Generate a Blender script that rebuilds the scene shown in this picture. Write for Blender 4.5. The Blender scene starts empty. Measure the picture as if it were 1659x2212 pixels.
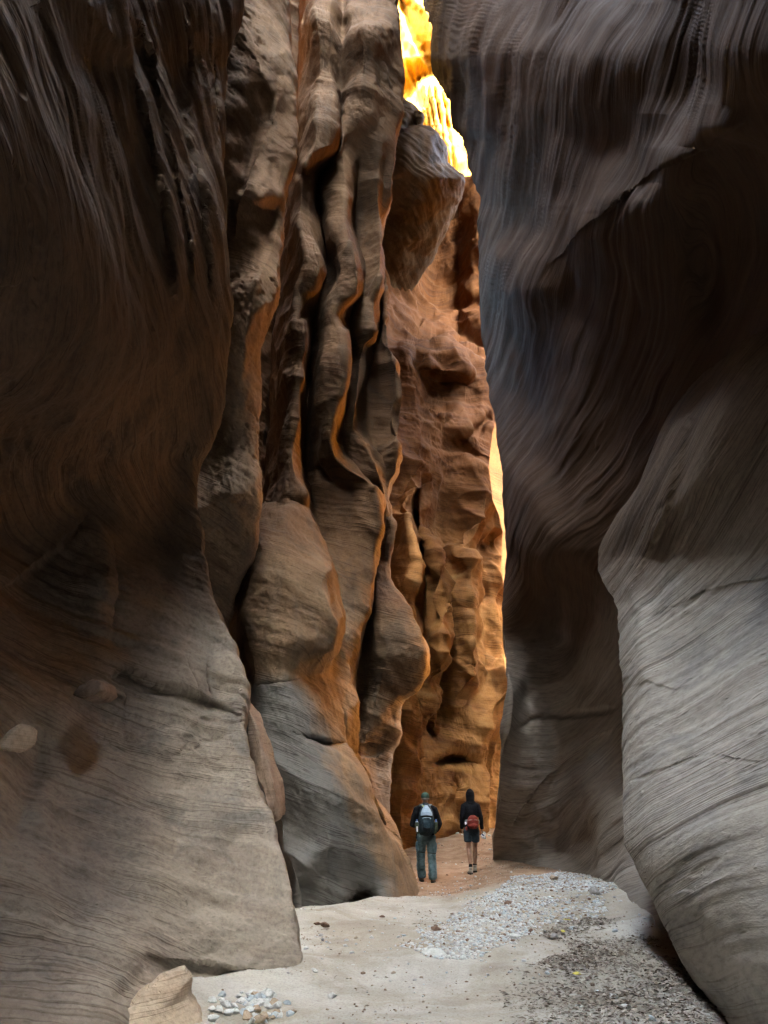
import bpy, bmesh, math, random
import numpy as np
from math import radians as R

Q = 1.0          # mesh density factor (1 = final)

# ------------------------------------------------------------------ camera, sky, sun, exposure
scene = bpy.context.scene
COL = scene.collection
PITCH = R(20.9)
CAMZ = 1.6
cam = bpy.data.cameras.new("camera")
cam.sensor_fit = 'VERTICAL'; cam.sensor_height = 36.0; cam.lens = 26.0
cam.clip_start = 0.05; cam.clip_end = 2000
camo = bpy.data.objects.new("camera", cam)
camo.location = (0, 0, CAMZ); camo.rotation_euler = (R(90) + PITCH, 0, 0)
COL.objects.link(camo); scene.camera = camo

SUN_EL, SUN_TRAVEL = R(55), (-0.5, 1.0)      # sun height, ground direction its light travels
world = bpy.data.worlds.new("World"); scene.world = world
world.use_nodes = True
wn = world.node_tree; wn.nodes.clear()
wo = wn.nodes.new('ShaderNodeOutputWorld'); bg = wn.nodes.new('ShaderNodeBackground')
sky = wn.nodes.new('ShaderNodeTexSky'); sky.sky_type = 'NISHITA'; sky.sun_disc = False
sky.sun_elevation = SUN_EL
sky.sun_rotation = math.atan2(-SUN_TRAVEL[0], -SUN_TRAVEL[1])
sky.air_density = 1.0; sky.dust_density = 3.0; sky.ozone_density = 0.6
bg.inputs['Strength'].default_value = 0.145
wn.links.new(sky.outputs[0], bg.inputs[0]); wn.links.new(bg.outputs[0], wo.inputs[0])
sl = bpy.data.lights.new("sun", 'SUN'); sl.energy = 2.8; sl.angle = R(0.53); sl.color = (1.0, 0.93, 0.82)
so = bpy.data.objects.new("sun", sl); COL.objects.link(so)
h = math.hypot(*SUN_TRAVEL)
from mathutils import Vector, Matrix
dirv = Vector((SUN_TRAVEL[0]/h*math.cos(SUN_EL), SUN_TRAVEL[1]/h*math.cos(SUN_EL), -math.sin(SUN_EL)))
so.rotation_euler = dirv.to_track_quat('-Z', 'Y').to_euler(); so.location = (-30, 0, 80)
scene.view_settings.view_transform = 'Standard'; scene.view_settings.look = 'None'
scene.view_settings.gamma = 1.0; scene.view_settings.use_curve_mapping = False
scene.view_settings.exposure = 6.0
try:
    scene.view_settings.use_white_balance = True; scene.view_settings.white_balance_temperature = 6600; scene.view_settings.white_balance_tint = -4
except Exception: pass
cy = scene.cycles
scene.render.engine = 'CYCLES'
cy.use_denoising = True
try:
    cy.denoiser = 'OPENIMAGEDENOISE'; cy.denoising_input_passes = 'RGB_ALBEDO_NORMAL'; cy.denoising_prefilter = 'ACCURATE'
except Exception: pass
cy.max_bounces = 5; cy.diffuse_bounces = 1; cy.glossy_bounces = 2; cy.transmission_bounces = 2
cy.sample_clamp_indirect = 6.0; cy.caustics_reflective = False; cy.caustics_refractive = False

# ------------------------------------------------------------------ picture units <-> world
FL = 26.0/36.0*2212.0
CP, SP = math.cos(PITCH), math.sin(PITCH)
def ray(px, py):
    """direction through photo point (1659 x 2212 units) with y = 1 : returns x and z per metre of y"""
    a = px - 829.5; b = 1106.0 - py
    yc = FL*CP - b*SP
    return a/yc, (FL*SP + b*CP)/yc
def at(px, py, d):
    rx, rz = ray(px, py)
    return Vector((rx*d, d, CAMZ + rz*d))

# ------------------------------------------------------------------ noise
def _hash(ix, iy, iz, seed):
    h = (ix.astype(np.uint32)*np.uint32(374761393) + iy.astype(np.uint32)*np.uint32(668265263)
         + iz.astype(np.uint32)*np.uint32(2147483647) + np.uint32(seed*144665 % 4294967295))
    h = (h ^ (h >> np.uint32(13)))*np.uint32(1274126177)
    h = (h ^ (h >> np.uint32(15)))*np.uint32(2246822519)
    return h ^ (h >> np.uint32(16))
def noise3(x, y, z, seed=0):
    x = np.asarray(x, np.float32); y = np.asarray(y, np.float32); z = np.asarray(z, np.float32)
    x, y, z = np.broadcast_arrays(x, y, z)
    fx = np.floor(x); fy = np.floor(y); fz = np.floor(z)
    ix = fx.astype(np.int64); iy = fy.astype(np.int64); iz = fz.astype(np.int64)
    dx = x-fx; dy = y-fy; dz = z-fz
    sx = dx*dx*dx*(dx*(dx*6-15)+10); sy = dy*dy*dy*(dy*(dy*6-15)+10); sz = dz*dz*dz*(dz*(dz*6-15)+10)
    out = 0
    for i in (0, 1):
        wx = sx if i else 1-sx
        for j in (0, 1):
            wy = sy if j else 1-sy
            for k in (0, 1):
                wz = sz if k else 1-sz
                hh = _hash(ix+i, iy+j, iz+k, seed)
                gx = (hh & np.uint32(1023)).astype(np.float32)/511.5-1
                gy = ((hh >> np.uint32(10)) & np.uint32(1023)).astype(np.float32)/511.5-1
                gz = ((hh >> np.uint32(20)) & np.uint32(1023)).astype(np.float32)/511.5-1
                out = out + wx*wy*wz*(gx*(dx-i)+gy*(dy-j)+gz*(dz-k))
    return out*1.3
def fbm(x, y, z, octv=4, seed=0, gain=0.5):
    a = 1.0; f = 1.0; s = 0
    for o in range(octv):
        s = s + a*noise3(x*f, y*f, z*f, seed+o*17); a *= gain; f *= 2.03
    return s

# ------------------------------------------------------------------ lofting rock through guide curves
def pchip(xk, yk, x):
    xk = np.asarray(xk, float); yk = np.asarray(yk, float)
    if len(xk) == 1: return np.full_like(x, yk[0], dtype=float)
    h = np.diff(xk); dl = np.diff(yk)/h
    m = np.zeros(len(xk)); m[0] = dl[0]; m[-1] = dl[-1]
    for i in range(1, len(xk)-1):
        if dl[i-1]*dl[i] > 0:
            w1 = 2*h[i]+h[i-1]; w2 = h[i]+2*h[i-1]
            m[i] = (w1+w2)/(w1/dl[i-1]+w2/dl[i])
    x = np.clip(x, xk[0], xk[-1])
    i = np.clip(np.searchsorted(xk, x)-1, 0, len(h)-1)
    t = (x-xk[i])/h[i]
    return ((1+2*t)*(1-t)**2*yk[i] + t*(1-t)**2*h[i]*m[i] + t*t*(3-2*t)*yk[i+1] + t*t*(t-1)*h[i]*m[i+1])

def across(vals, sharp, ns):
    """vals (rows, guides); ns samples per interval -> (rows, cols), smooth between guides, creased where sharp"""
    dl = np.diff(vals, axis=1)
    m = np.zeros_like(vals)
    m[:, 0] = dl[:, 0]; m[:, -1] = dl[:, -1]
    a = dl[:, :-1]; b = dl[:, 1:]
    with np.errstate(divide='ignore', invalid='ignore'):
        hm = np.where(a*b > 0, 2*a*b/(a+b), 0)
    m[:, 1:-1] = hm
    out = []
    for j in range(vals.shape[1]-1):
        s0, s1 = sharp[j], sharp[j+1]
        m0 = (m[:, j]*(1-s0) + dl[:, j]*s0)[:, None]; m1 = (m[:, j+1]*(1-s1) + dl[:, j]*s1)[:, None]
        t = np.linspace(0, 1, ns[j], endpoint=(j == vals.shape[1]-2))[None, :]
        out.append((1+2*t)*(1-t)**2*vals[:, j:j+1] + t*(1-t)**2*m0 + t*t*(3-2*t)*vals[:, j+1:j+2] + t*t*(t-1)*m1)
    return np.concatenate(out, axis=1)

def polydist(X, Y, pts):
    """distance to a polyline, signed side (positive = right-hand side when walking along it, y downwards), position along it 0..1"""
    pts = np.asarray(pts, float); best = np.full(X.shape, 1e9); side = np.zeros(X.shape); pos = np.zeros(X.shape)
    n = len(pts)-1
    for i in range(n):
        ax, ay = pts[i]; bx, by = pts[i+1]; ux, uy = bx-ax, by-ay; L2 = ux*ux+uy*uy
        t = np.clip(((X-ax)*ux+(Y-ay)*uy)/L2, 0, 1)
        ex = X-(ax+t*ux); ey = Y-(ay+t*uy); r = np.hypot(ex, ey)
        s = np.sign(ux*(Y-ay)-uy*(X-ax))
        k = r < best
        best[k] = r[k]; side[k] = s[k]; pos[k] = (i+t[k])/n
    return best, side, pos

def grid_mesh(name, P, attrs=None, mat=None, flip=False):
    nr, nc = P.shape[:2]
    me = bpy.data.meshes.new(name)
    me.vertices.add(nr*nc); me.vertices.foreach_set("co", P.reshape(-1).astype(np.float32))
    idx = np.arange(nr*nc).reshape(nr, nc)
    q = np.stack([idx[:-1, :-1], idx[:-1, 1:], idx[1:, 1:], idx[1:, :-1]], axis=-1).reshape(-1, 4)
    if flip: q = q[:, ::-1]
    nf = len(q)
    me.loops.add(nf*4); me.loops.foreach_set("vertex_index", q.reshape(-1).astype(np.int32))
    me.polygons.add(nf); me.polygons.foreach_set("loop_start", np.arange(0, nf*4, 4, dtype=np.int32))
    me.polygons.foreach_set("use_smooth", np.ones(nf, bool))
    me.update(calc_edges=True)
    for k, v in (attrs or {}).items():
        a = me.attributes.new(k, 'FLOAT', 'POINT'); a.data.foreach_set("value", v.reshape(-1).astype(np.float32))
    o = bpy.data.objects.new(name, me); COL.objects.link(o)
    if mat: me.materials.append(mat)
    return o

def grid_normals(P):
    du = np.gradient(P, axis=1); dv = np.gradient(P, axis=0)
    n = np.cross(dv, du); n /= (np.linalg.norm(n, axis=2, keepdims=True)+1e-12)
    return n

def tag(o, label, cat, kind=None, group=None):
    o["label"] = label; o["category"] = cat
    if kind: o["kind"] = kind
    if group: o["group"] = group
    return o

def rock(name, guides, py0, py1, mat, sharp=None, dpy=2.2, dpx=2.2, mode='d', feats=(), bed=None,
         lump=(0.10, 0.5), grain=0.012, bedamp=0.02, bedfreq=7.0, warp=4.0, ext=None, seed=1, flip=False, extra=None, flake=0.03, ys=1.0, pock=0.0, scallop=0.0, xs=1.0):
    dpy *= Q; dpx *= Q
    # rows above the frame are coarse
    rows = np.arange(max(py0, -30), min(py1, 2240), dpy)
    if py0 < -30: rows = np.concatenate([np.arange(py0, -30, 14.0*Q), rows])
    if py1 > 2240: rows = np.concatenate([rows, np.arange(2240, py1, 14.0*Q)])
    G = len(guides)
    sharp = list(sharp) if sharp is not None else [0.0]*G
    px = np.zeros((len(rows), G)); dd = np.zeros((len(rows), G))
    for g, pts in enumerate(guides):
        a = np.array([p[:3] for p in pts], float)
        px[:, g] = pchip(a[:, 0], a[:, 1], rows); dd[:, g] = pchip(a[:, 0], a[:, 2], rows)
    if mode == 'x':                                   # guides give the wall's x; depth follows
        pass
    ns = []
    for j in range(G-1):
        w = np.percentile(np.abs(px[:, j+1]-px[:, j]), 80)/dpx
        dz = np.percentile(np.abs(dd[:, j+1]-dd[:, j]), 80)*(18/Q if mode == 'd' else 10/Q)
        ns.append(int(np.clip(max(w, dz), 6, 420)))
    X = across(px, sharp, ns); D = across(dd, sharp, ns)
    Y = np.repeat(rows[:, None], X.shape[1], axis=1)
    if mode == 'x':
        rx, rz = ray(X, Y); D = D/np.maximum(rx, 0.02)
    jx = warp*fbm(X/28., Y/28., 0*X+seed, 3, seed+5); jy = warp*fbm(X/28., Y/28., 0*X+seed+9, 3, seed+7)
    for f in feats:
        kind, pts, w, amp = f[:4]
        if kind == 'blob':         # a hollow (or swelling) with a firm rim
            (bx, by), (wx, wy) = pts, w
            D += amp*np.exp(-(((X+jx-bx)/wx)**2 + ((Y+jy-by)/wy)**2)**2.5); continue
        pa = np.asarray(pts, float)
        reach = f[4] if len(f) > 4 else w*3
        m = (X > pa[:, 0].min()-reach*3-20) & (X < pa[:, 0].max()+reach*3+20) & (Y > pa[:, 1].min()-reach*3-20) & (Y < pa[:, 1].max()+reach*3+20)
        if not m.any(): continue
        r, s, pos = polydist(X[m]+jx[m], Y[m]+jy[m], pa)
        endf = np.clip(np.minimum(pos, 1-pos)*6, 0, 1) if len(pa) > 2 else 1.0
        gn = np.clip(0.85+0.9*noise3(X[m]/50., Y[m]/140., 0*X[m], seed+61), 0.2, 1.4)
        if kind == 'groove': D[m] += gn* amp*np.exp(-(r/w)**2)*np.maximum(endf, 0.15)
        elif kind == 'lip':        # full amp on the right-hand side at the line, fading over reach; sharp within w
            sd = r*s
            D[m] += amp*np.where(sd > 0, np.exp(-(sd/reach)**1.5), 0)*(1-np.exp(-np.maximum(sd, 0)/w))*endf + 0
        elif kind == 'blob':       # one centre, ellipse widths
            pass
    rx, rz = ray(X, Y)
    P = np.stack([rx*D, D, CAMZ+rz*D], axis=-1)
    if ext: P = ext(P)
    n = grid_normals(P)
    if flip: n = -n
    x, y, z = P[..., 0], P[..., 1], P[..., 2]
    # large forms
    la, lf = lump
    P = P + n*(la*fbm(x*lf, y*lf*(0.5+0.5*ys), z*lf*0.7, 3, seed))[..., None]
    if scallop: P = P + n*(scallop*(0.5-1.6*np.abs(noise3(x*0.55+0.3*z, y*0.55, z*0.62, seed+81))))[..., None]
    x, y, z = P[..., 0], P[..., 1], P[..., 2]
    b = bed(x, y, z) if bed else z.copy()
    b = b + 0.10*fbm(x*0.5, y*0.5, z*0.5, 2, seed+31)
    # layers standing out and weathering back
    lay = noise3(b*bedfreq, x*0.25*xs, y*0.25*max(ys, 0.3), seed+3) + 0.6*noise3(b*bedfreq*2.7, x*0.3*xs, y*0.3*max(ys, 0.3), seed+4)
    gate = np.clip(0.55+0.9*fbm(x*0.45, y*0.45, z*0.45, 2, seed+12), 0.05, 1.2)
    disp = bedamp*lay*gate
    fine = fbm(x*3.2*xs, y*3.2*ys, b*3.2, 4, seed+21, 0.55)
    disp = disp + grain*fine*1.6
    pl = fbm(x*0.9*xs, y*0.9*ys, b*1.1, 4, seed+41, 0.55)
    pg = np.clip(1.6*fbm(x*0.35, y*0.35, z*0.35, 2, seed+43)+0.35, 0, 1)
    disp = disp - flake*pg*(np.clip((pl-0.10)/0.035, 0, 1) + np.clip((pl-0.34)/0.03, 0, 1))
    if pock:
        pk = noise3(x*5.0, y*5.0*max(ys, 0.35), b*8.0, seed+71) + 0.5*noise3(x*11., y*11.*max(ys, 0.35), b*17., seed+72)
        gk = np.clip(2.2*fbm(x*0.5, y*0.5, b*0.8, 3, seed+73)-0.05, 0, 1)
        disp = disp - pock*gk*np.clip((pk-0.28)/0.16, 0, 1)
    if extra is not None: disp = disp + extra(x, y, z, X if ext is None else None, Y if ext is None else None, b)
    P = P + n*disp[..., None]
    o = grid_mesh(name, P, {"bed": b}, mat, flip=flip)
    return o

# ------------------------------------------------------------------ materials
def nd(nt, t, loc=None, **kw):
    n = nt.nodes.new(t)
    for k, v in kw.items(): setattr(n, k, v)
    return n
def lk(nt, a, b): nt.links.new(a, b)
def mathn(nt, op, a, b=None, clamp=False):
    n = nt.nodes.new('ShaderNodeMath'); n.operation = op; n.use_clamp = clamp
    for i, v in enumerate((a, b)):
        if v is None: continue
        if isinstance(v, (int, float)): n.inputs[i].default_value = v
        else: nt.links.new(v, n.inputs[i])
    return n.outputs[0]
def ramp(nt, fac, stops, interp='LINEAR'):
    n = nt.nodes.new('ShaderNodeValToRGB'); cr = n.color_ramp; cr.interpolation = interp
    while len(cr.elements) < len(stops): cr.elements.new(0.5)
    for e, (p, c) in zip(cr.elements, stops):
        e.position = p; e.color = (*c, 1) if len(c) == 3 else c
    nt.links.new(fac, n.inputs[0]); return n.outputs[0]
def mix(nt, fac, a, b, mode='MIX'):
    n = nt.nodes.new('ShaderNodeMix'); n.data_type = 'RGBA'; n.blend_type = mode
    if isinstance(fac, (int, float)): n.inputs[0].default_value = fac
    else: nt.links.new(fac, n.inputs[0])
    for i, v in ((6, a), (7, b)):
        if isinstance(v, tuple): n.inputs[i].default_value = (*v, 1) if len(v) == 3 else v
        else: nt.links.new(v, n.inputs[i])
    return n.outputs[2]
def noisen(nt, vec, scale, detail=4, rough=0.55, dist=0.0):
    n = nt.nodes.new('ShaderNodeTexNoise'); n.inputs['Scale'].default_value = scale
    n.inputs['Detail'].default_value = detail; n.inputs['Roughness'].default_value = rough; n.inputs['Distortion'].default_value = dist
    nt.links.new(vec, n.inputs['Vector']); return n.outputs[0]

def rock_mat(name, dark, mid, pale, varnish, bedscale=5.0, varn=0.5, streak=0.4, bump=0.5, stainscale=0.7, bandmix=0.6, pits=0.3, ys=1.0, xs=1.0, linew=0.25, silt_shade=None, patina=None, crispc=0.8, finew=0.45):
    m = bpy.data.materials.new(name); m.use_nodes = True; nt = m.node_tree; nt.nodes.clear()
    out = nd(nt, 'ShaderNodeOutputMaterial'); bs = nd(nt, 'ShaderNodeBsdfPrincipled')
    lk(nt, bs.outputs[0], out.inputs[0]); bs.inputs['Roughness'].default_value = 0.85
    bs.inputs['Specular IOR Level'].default_value = 0.25
    geo = nd(nt, 'ShaderNodeNewGeometry'); pos0 = geo.outputs['Position']
    sv = nd(nt, 'ShaderNodeVectorMath', operation='MULTIPLY'); lk(nt, pos0, sv.inputs[0]); sv.inputs[1].default_value = (xs, ys, 1)
    at_ = nd(nt, 'ShaderNodeAttribute', attribute_name='bed', attribute_type='GEOMETRY')
    sep = nd(nt, 'ShaderNodeSeparateXYZ'); lk(nt, sv.outputs[0], sep.inputs[0])
    pc = nd(nt, 'ShaderNodeCombineXYZ'); lk(nt, sep.outputs[0], pc.inputs[0]); lk(nt, sep.outputs[1], pc.inputs[1]); lk(nt, at_.outputs['Fac'], pc.inputs[2])
    pos = pc.outputs[0]                       # grain and stains follow the dip of the layers
    # vector that runs fast across the layers and slowly along them
    cb = nd(nt, 'ShaderNodeCombineXYZ')
    lk(nt, mathn(nt, 'MULTIPLY', at_.outputs['Fac'], bedscale), cb.inputs[0])
    lk(nt, mathn(nt, 'MULTIPLY', sep.outputs[0], 0.35), cb.inputs[1]); lk(nt, mathn(nt, 'MULTIPLY', sep.outputs[1], 0.35), cb.inputs[2])
    band = noisen(nt, cb.outputs[0], 1.0, 5, 0.62)
    base = ramp(nt, band, [(0.30, dark), (0.48, mid), (0.60, mid), (0.74, pale)])
    big = noisen(nt, pos, stainscale*0.6, 4, 0.6, 0.6)
    tint = ramp(nt, big, [(0.35, dark), (0.5, mid), (0.66, pale)])
    col = mix(nt, 1-bandmix, base, tint)
    # desert varnish: vertical curtains and patches
    cs = nd(nt, 'ShaderNodeCombineXYZ')
    lk(nt, mathn(nt, 'MULTIPLY', sep.outputs[0], 2.4), cs.inputs[0]); lk(nt, mathn(nt, 'MULTIPLY', sep.outputs[1], 2.4), cs.inputs[1])
    lk(nt, mathn(nt, 'MULTIPLY', sep.outputs[2], 0.22), cs.inputs[2])
    stf = ramp(nt, noisen(nt, cs.outputs[0], 1.0, 4, 0.6, 0.3), [(0.50, (0, 0, 0)), (0.66, (1, 1, 1))])
    col = mix(nt, mathn(nt, 'MULTIPLY', stf, streak), col, varnish)
    vf = ramp(nt, noisen(nt, pos, stainscale*1.7, 6, 0.68, 0.9), [(0.52, (0, 0, 0)), (0.64, (1, 1, 1))])
    col = mix(nt, mathn(nt, 'MULTIPLY', vf, varn), col, varnish)
    # grain: small freckles
    gr = noisen(nt, pos, 26.0, 5, 0.7)
    col = mix(nt, 0.6, col, ramp(nt, gr, [(0.30, (0.50, 0.47, 0.45)), (0.5, (1, 1, 1)), (0.72, (1.28, 1.26, 1.22))]), 'MULTIPLY')
    if patina:                     # grey patina coating a patch of the foot
        e = mathn(nt, 'ADD', mathn(nt, 'ADD', sep.outputs[0], mathn(nt, 'MULTIPLY', sep.outputs[2], 0.45)), mathn(nt, 'MULTIPLY', noisen(nt, pos, 1.1, 5, 0.65), 1.0))
        a_ = nd(nt, 'ShaderNodeMapRange'); a_.inputs[1].default_value = 0.75; a_.inputs[2].default_value = 0.45; lk(nt, e, a_.inputs[0])
        f_ = mathn(nt, 'ADD', sep.outputs[2], mathn(nt, 'MULTIPLY', noisen(nt, pos, 0.9, 4, 0.6), 0.8))
        b_ = nd(nt, 'ShaderNodeMapRange'); b_.inputs[1].default_value = 4.0; b_.inputs[2].default_value = 3.7; lk(nt, f_, b_.inputs[0])
        col = mix(nt, mathn(nt, 'MULTIPLY', mathn(nt, 'MULTIPLY', a_.outputs[0], b_.outputs[0]), 0.8), col, patina)
    if silt_shade:                       # silty foot, browner rock above, with upper-wall shade painted into the colour
        z0, z1, shade_mul = silt_shade
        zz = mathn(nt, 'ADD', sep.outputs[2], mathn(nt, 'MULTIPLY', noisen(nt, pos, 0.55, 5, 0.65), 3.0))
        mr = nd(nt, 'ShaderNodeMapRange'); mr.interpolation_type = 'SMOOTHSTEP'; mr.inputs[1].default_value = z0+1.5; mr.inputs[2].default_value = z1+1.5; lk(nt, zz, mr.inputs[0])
        col = mix(nt, mr.outputs[0], col, mix(nt, 1.0, col, shade_mul, 'MULTIPLY'))
    lk(nt, col, bs.inputs['Base Color'])
    # relief too small for the mesh
    cb2 = nd(nt, 'ShaderNodeCombineXYZ')
    lk(nt, mathn(nt, 'MULTIPLY', at_.outputs['Fac'], bedscale*5.0), cb2.inputs[0])
    lk(nt, mathn(nt, 'MULTIPLY', sep.outputs[0], 0.5), cb2.inputs[1]); lk(nt, mathn(nt, 'MULTIPLY', sep.outputs[1], 0.5), cb2.inputs[2])
    lines = noisen(nt, cb2.outputs[0], 1.0, 3, 0.6)
    cb3 = nd(nt, 'ShaderNodeCombineXYZ')
    lk(nt, mathn(nt, 'MULTIPLY', at_.outputs['Fac'], bedscale*2.2), cb3.inputs[0])
    lk(nt, mathn(nt, 'MULTIPLY', sep.outputs[0], 0.22), cb3.inputs[1]); lk(nt, mathn(nt, 'MULTIPLY', sep.outputs[1], 0.22), cb3.inputs[2])
    cr = noisen(nt, cb3.outputs[0], 1.0, 2, 0.5)
    crisp = ramp(nt, cr, [(0.40, (1, 1, 1)), (0.425, (0, 0, 0)), (0.44, (1, 1, 1)), (0.53, (1, 1, 1)), (0.55, (0.15,)*3), (0.565, (1, 1, 1)), (0.62, (1, 1, 1)), (0.635, (0.3,)*3), (0.65, (1, 1, 1))])
    cg = ramp(nt, noisen(nt, pos, 0.55, 3, 0.6), [(0.42, (1, 1, 1)), (0.60, (0, 0, 0))])
    crisp = mathn(nt, 'MAXIMUM', crisp, cg)
    lk(nt, mix(nt, crispc, bs.inputs['Base Color'].links[0].from_socket, ramp(nt, crisp, [(0, (0.5, 0.46, 0.43)), (1, (1, 1, 1))]), 'MULTIPLY'), bs.inputs['Base Color'])
    lg = ramp(nt, noisen(nt, pos, 0.9, 2, 0.5), [(0.42, (0.1,)*3), (0.6, (1, 1, 1))])
    lines = mathn(nt, 'MULTIPLY', lines, lg)
    fine = noisen(nt, pos, 16.0, 7, 0.72)
    vo = nd(nt, 'ShaderNodeTexVoronoi'); vo.inputs['Scale'].default_value = 5.0; vo.inputs['Randomness'].default_value = 1.0
    wv = nd(nt, 'ShaderNodeVectorMath', operation='ADD'); lk(nt, pos, wv.inputs[0])
    nz = nd(nt, 'ShaderNodeTexNoise'); nz.inputs['Scale'].default_value = 4.0; lk(nt, pos, nz.inputs['Vector']); lk(nt, nz.outputs['Color'], wv.inputs[1])
    lk(nt, wv.outputs[0], vo.inputs['Vector'])
    pit = ramp(nt, vo.outputs['Distance'], [(0.04, (0, 0, 0)), (0.16, (1, 1, 1))])
    hgt = mathn(nt, 'ADD', mathn(nt, 'MULTIPLY', lines, linew), mathn(nt, 'ADD', mathn(nt, 'ADD', mathn(nt, 'MULTIPLY', fine, finew), mathn(nt, 'MULTIPLY', crisp, 0.35)), mathn(nt, 'MULTIPLY', pit, pits)))
    bp = nd(nt, 'ShaderNodeBump'); bp.inputs['Strength'].default_value = bump; bp.inputs['Distance'].default_value = 0.06
    lk(nt, hgt, bp.inputs['Height']); lk(nt, bp.outputs[0], bs.inputs['Normal'])
    return m

NEAR = rock_mat("near_sandstone", (0.20, 0.15, 0.115), (0.33, 0.275, 0.225), (0.42, 0.365, 0.30), (0.14, 0.13, 0.125), 4.0, 0.55, 0.35, 0.45, ys=0.4, silt_shade=(2.2, 4.6, (0.27, 0.195, 0.145)))
RIGHT = rock_mat("right_sandstone", (0.20, 0.155, 0.12), (0.33, 0.28, 0.235), (0.43, 0.38, 0.325), (0.14, 0.13, 0.125), 4.5, 0.35, 0.2, 0.45, ys=0.07, xs=0.2, silt_shade=(3.2, 5.2, (0.21, 0.135, 0.09)))
FINS = rock_mat("fluted_sandstone", (0.16, 0.09, 0.05), (0.29, 0.19, 0.115), (0.40, 0.285, 0.18), (0.13, 0.105, 0.085), 3.0, 0.4, 0.45, 0.4, ys=0.7, patina=(0.125, 0.135, 0.14), silt_shade=(3.0, 7.0, (0.37, 0.29, 0.23)))
RIB = rock_mat("brown_rib_sandstone", (0.18, 0.11, 0.07), (0.32, 0.225, 0.155), (0.42, 0.31, 0.22), (0.13, 0.115, 0.10), 4.0, 0.45, 0.4, 0.45, ys=0.6, silt_shade=(4.0, 9.0, (0.80, 0.68, 0.58)))
SLAB = rock_mat("pale_slab_sandstone", (0.25, 0.205, 0.165), (0.43, 0.385, 0.33), (0.53, 0.485, 0.43), (0.17, 0.165, 0.165), 4.5, 0.6, 0.15, 0.6, ys=0.25, xs=0.35, crispc=1.0, silt_shade=(3.6, 5.4, (0.34, 0.27, 0.22)))
FAR = rock_mat("red_sandstone", (0.17, 0.062, 0.018), (0.40, 0.18, 0.055), (0.48, 0.27, 0.11), (0.17, 0.08, 0.035), 2.2, 0.25, 0.35, 0.35, bandmix=0.8, silt_shade=(4.0, 14.0, (0.36, 0.27, 0.22)))
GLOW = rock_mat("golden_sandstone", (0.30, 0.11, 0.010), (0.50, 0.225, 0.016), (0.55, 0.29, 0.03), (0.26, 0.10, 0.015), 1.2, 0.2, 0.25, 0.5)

# ------------------------------------------------------------------ left foreground wall
A_SIL = [(-900, 515, 8.2), (0, 525, 8.0), (60, 512, 8.0), (150, 482, 8.0), (300, 482, 8.0), (500, 486, 8.2), (690, 502, 8.6), (800, 490, 8.9), (960, 455, 9.3), (1010, 436, 9.7),
         (1090, 441, 9.9), (1280, 470, 10.1), (1370, 502, 10.0), (1480, 525, 9.9), (1560, 530, 9.7), (1640, 548, 9.5), (1770, 600, 9.2), (1900, 637, 8.8), (2000, 655, 8.6), (2095, 668, 8.4), (2250, 676, 8.2), (2400, 680, 8.1)]
def frac(sil, f, tab):
    """a guide at fraction f of the way to the silhouette, depths from tab [(py, d)]"""
    s = np.array(sil, float); t = np.array(tab, float)
    out = []
    for py in sorted(set(list(s[:, 0]) + list(t[:, 0]))):
        out.append((py, float(pchip(s[:, 0], s[:, 1], np.array([py]))[0])*f, float(pchip(t[:, 0], t[:, 1], np.array([py]))[0])))
    return out
def shift(sil, dx, ddp):
    return [(a, b+dx, c+ddp) for a, b, c in sil]
gA = [
    frac([(-900, -300, 0), (2400, -300, 0)], 1.0, [(-900, 1.6), (0, 1.9), (400, 2.1), (750, 2.9), (1050, 4.9), (1250, 5.6), (1450, 5.0), (1800, 4.1), (2400, 3.4)]),
    frac([(-900, -20, 0), (2400, -20, 0)], 1.0, [(-900, 2.3), (0, 2.6), (400, 2.9), (750, 4.0), (1050, 6.3), (1180, 7.1), (1450, 6.5), (1800, 5.6), (2212, 4.5), (2400, 4.2)]),
    frac(A_SIL, 0.33, [(-900, 3.2), (0, 3.4), (400, 3.7), (750, 4.9), (950, 6.7), (1120, 8.0), (1250, 8.2), (1450, 7.8), (1600, 7.6), (1800, 6.95), (2212, 5.35), (2400, 5.0)]),
    frac(A_SIL, 0.62, [(-900, 5.0), (0, 5.1), (400, 5.3), (750, 6.3), (1000, 8.0), (1200, 9.0), (1450, 8.8), (1560, 8.6), (1800, 8.0), (2130, 7.2), (2400, 7.0)]),
    frac(A_SIL, 0.86, [(-900, 6.8), (0, 6.8), (400, 6.7), (750, 7.6), (1000, 9.0), (1200, 9.7), (1450, 9.5), (1800, 8.75), (2130, 7.95), (2400, 7.7)]),
    A_SIL,
    shift(A_SIL, -14, 0.9), shift(A_SIL, -70, 2.4), shift(A_SIL, -190, 3.2),
]
def raise_top(P, side):
    # carry the unseen top of the wall upward to block sun and sky
    r0 = P[:1]; rows = []
    for dz, dx in ((24, 1.0), (18, 0.4), (13, 0.9), (9, 0.2), (6, 0.5), (4, 0.2), (2.5, 0.25), (1.2, 0.1)):
        r = r0.copy(); r[..., 2] = np.maximum(r[..., 2], 12) + dz*(1.75 if side > 0 else 1.0)
        far = np.clip(np.maximum((r[..., 1]-7.4)/2.6, (1.0-r[..., 1])/3.0), 0, 1)*np.clip(dz/13.0, 0, 1) if side > 0 else 0.0   # bent over, further in and behind, to cut sky light
        if side > 0: dx = dx + 5.0*max(0.0, (dz-3)/21.0)          # leaned open over the foreground to let sky light in
        r[..., 0] += side*dx*(1-far) - 5.5*far; rows.append(r)
    return np.concatenate(rows+[P], axis=0)
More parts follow.
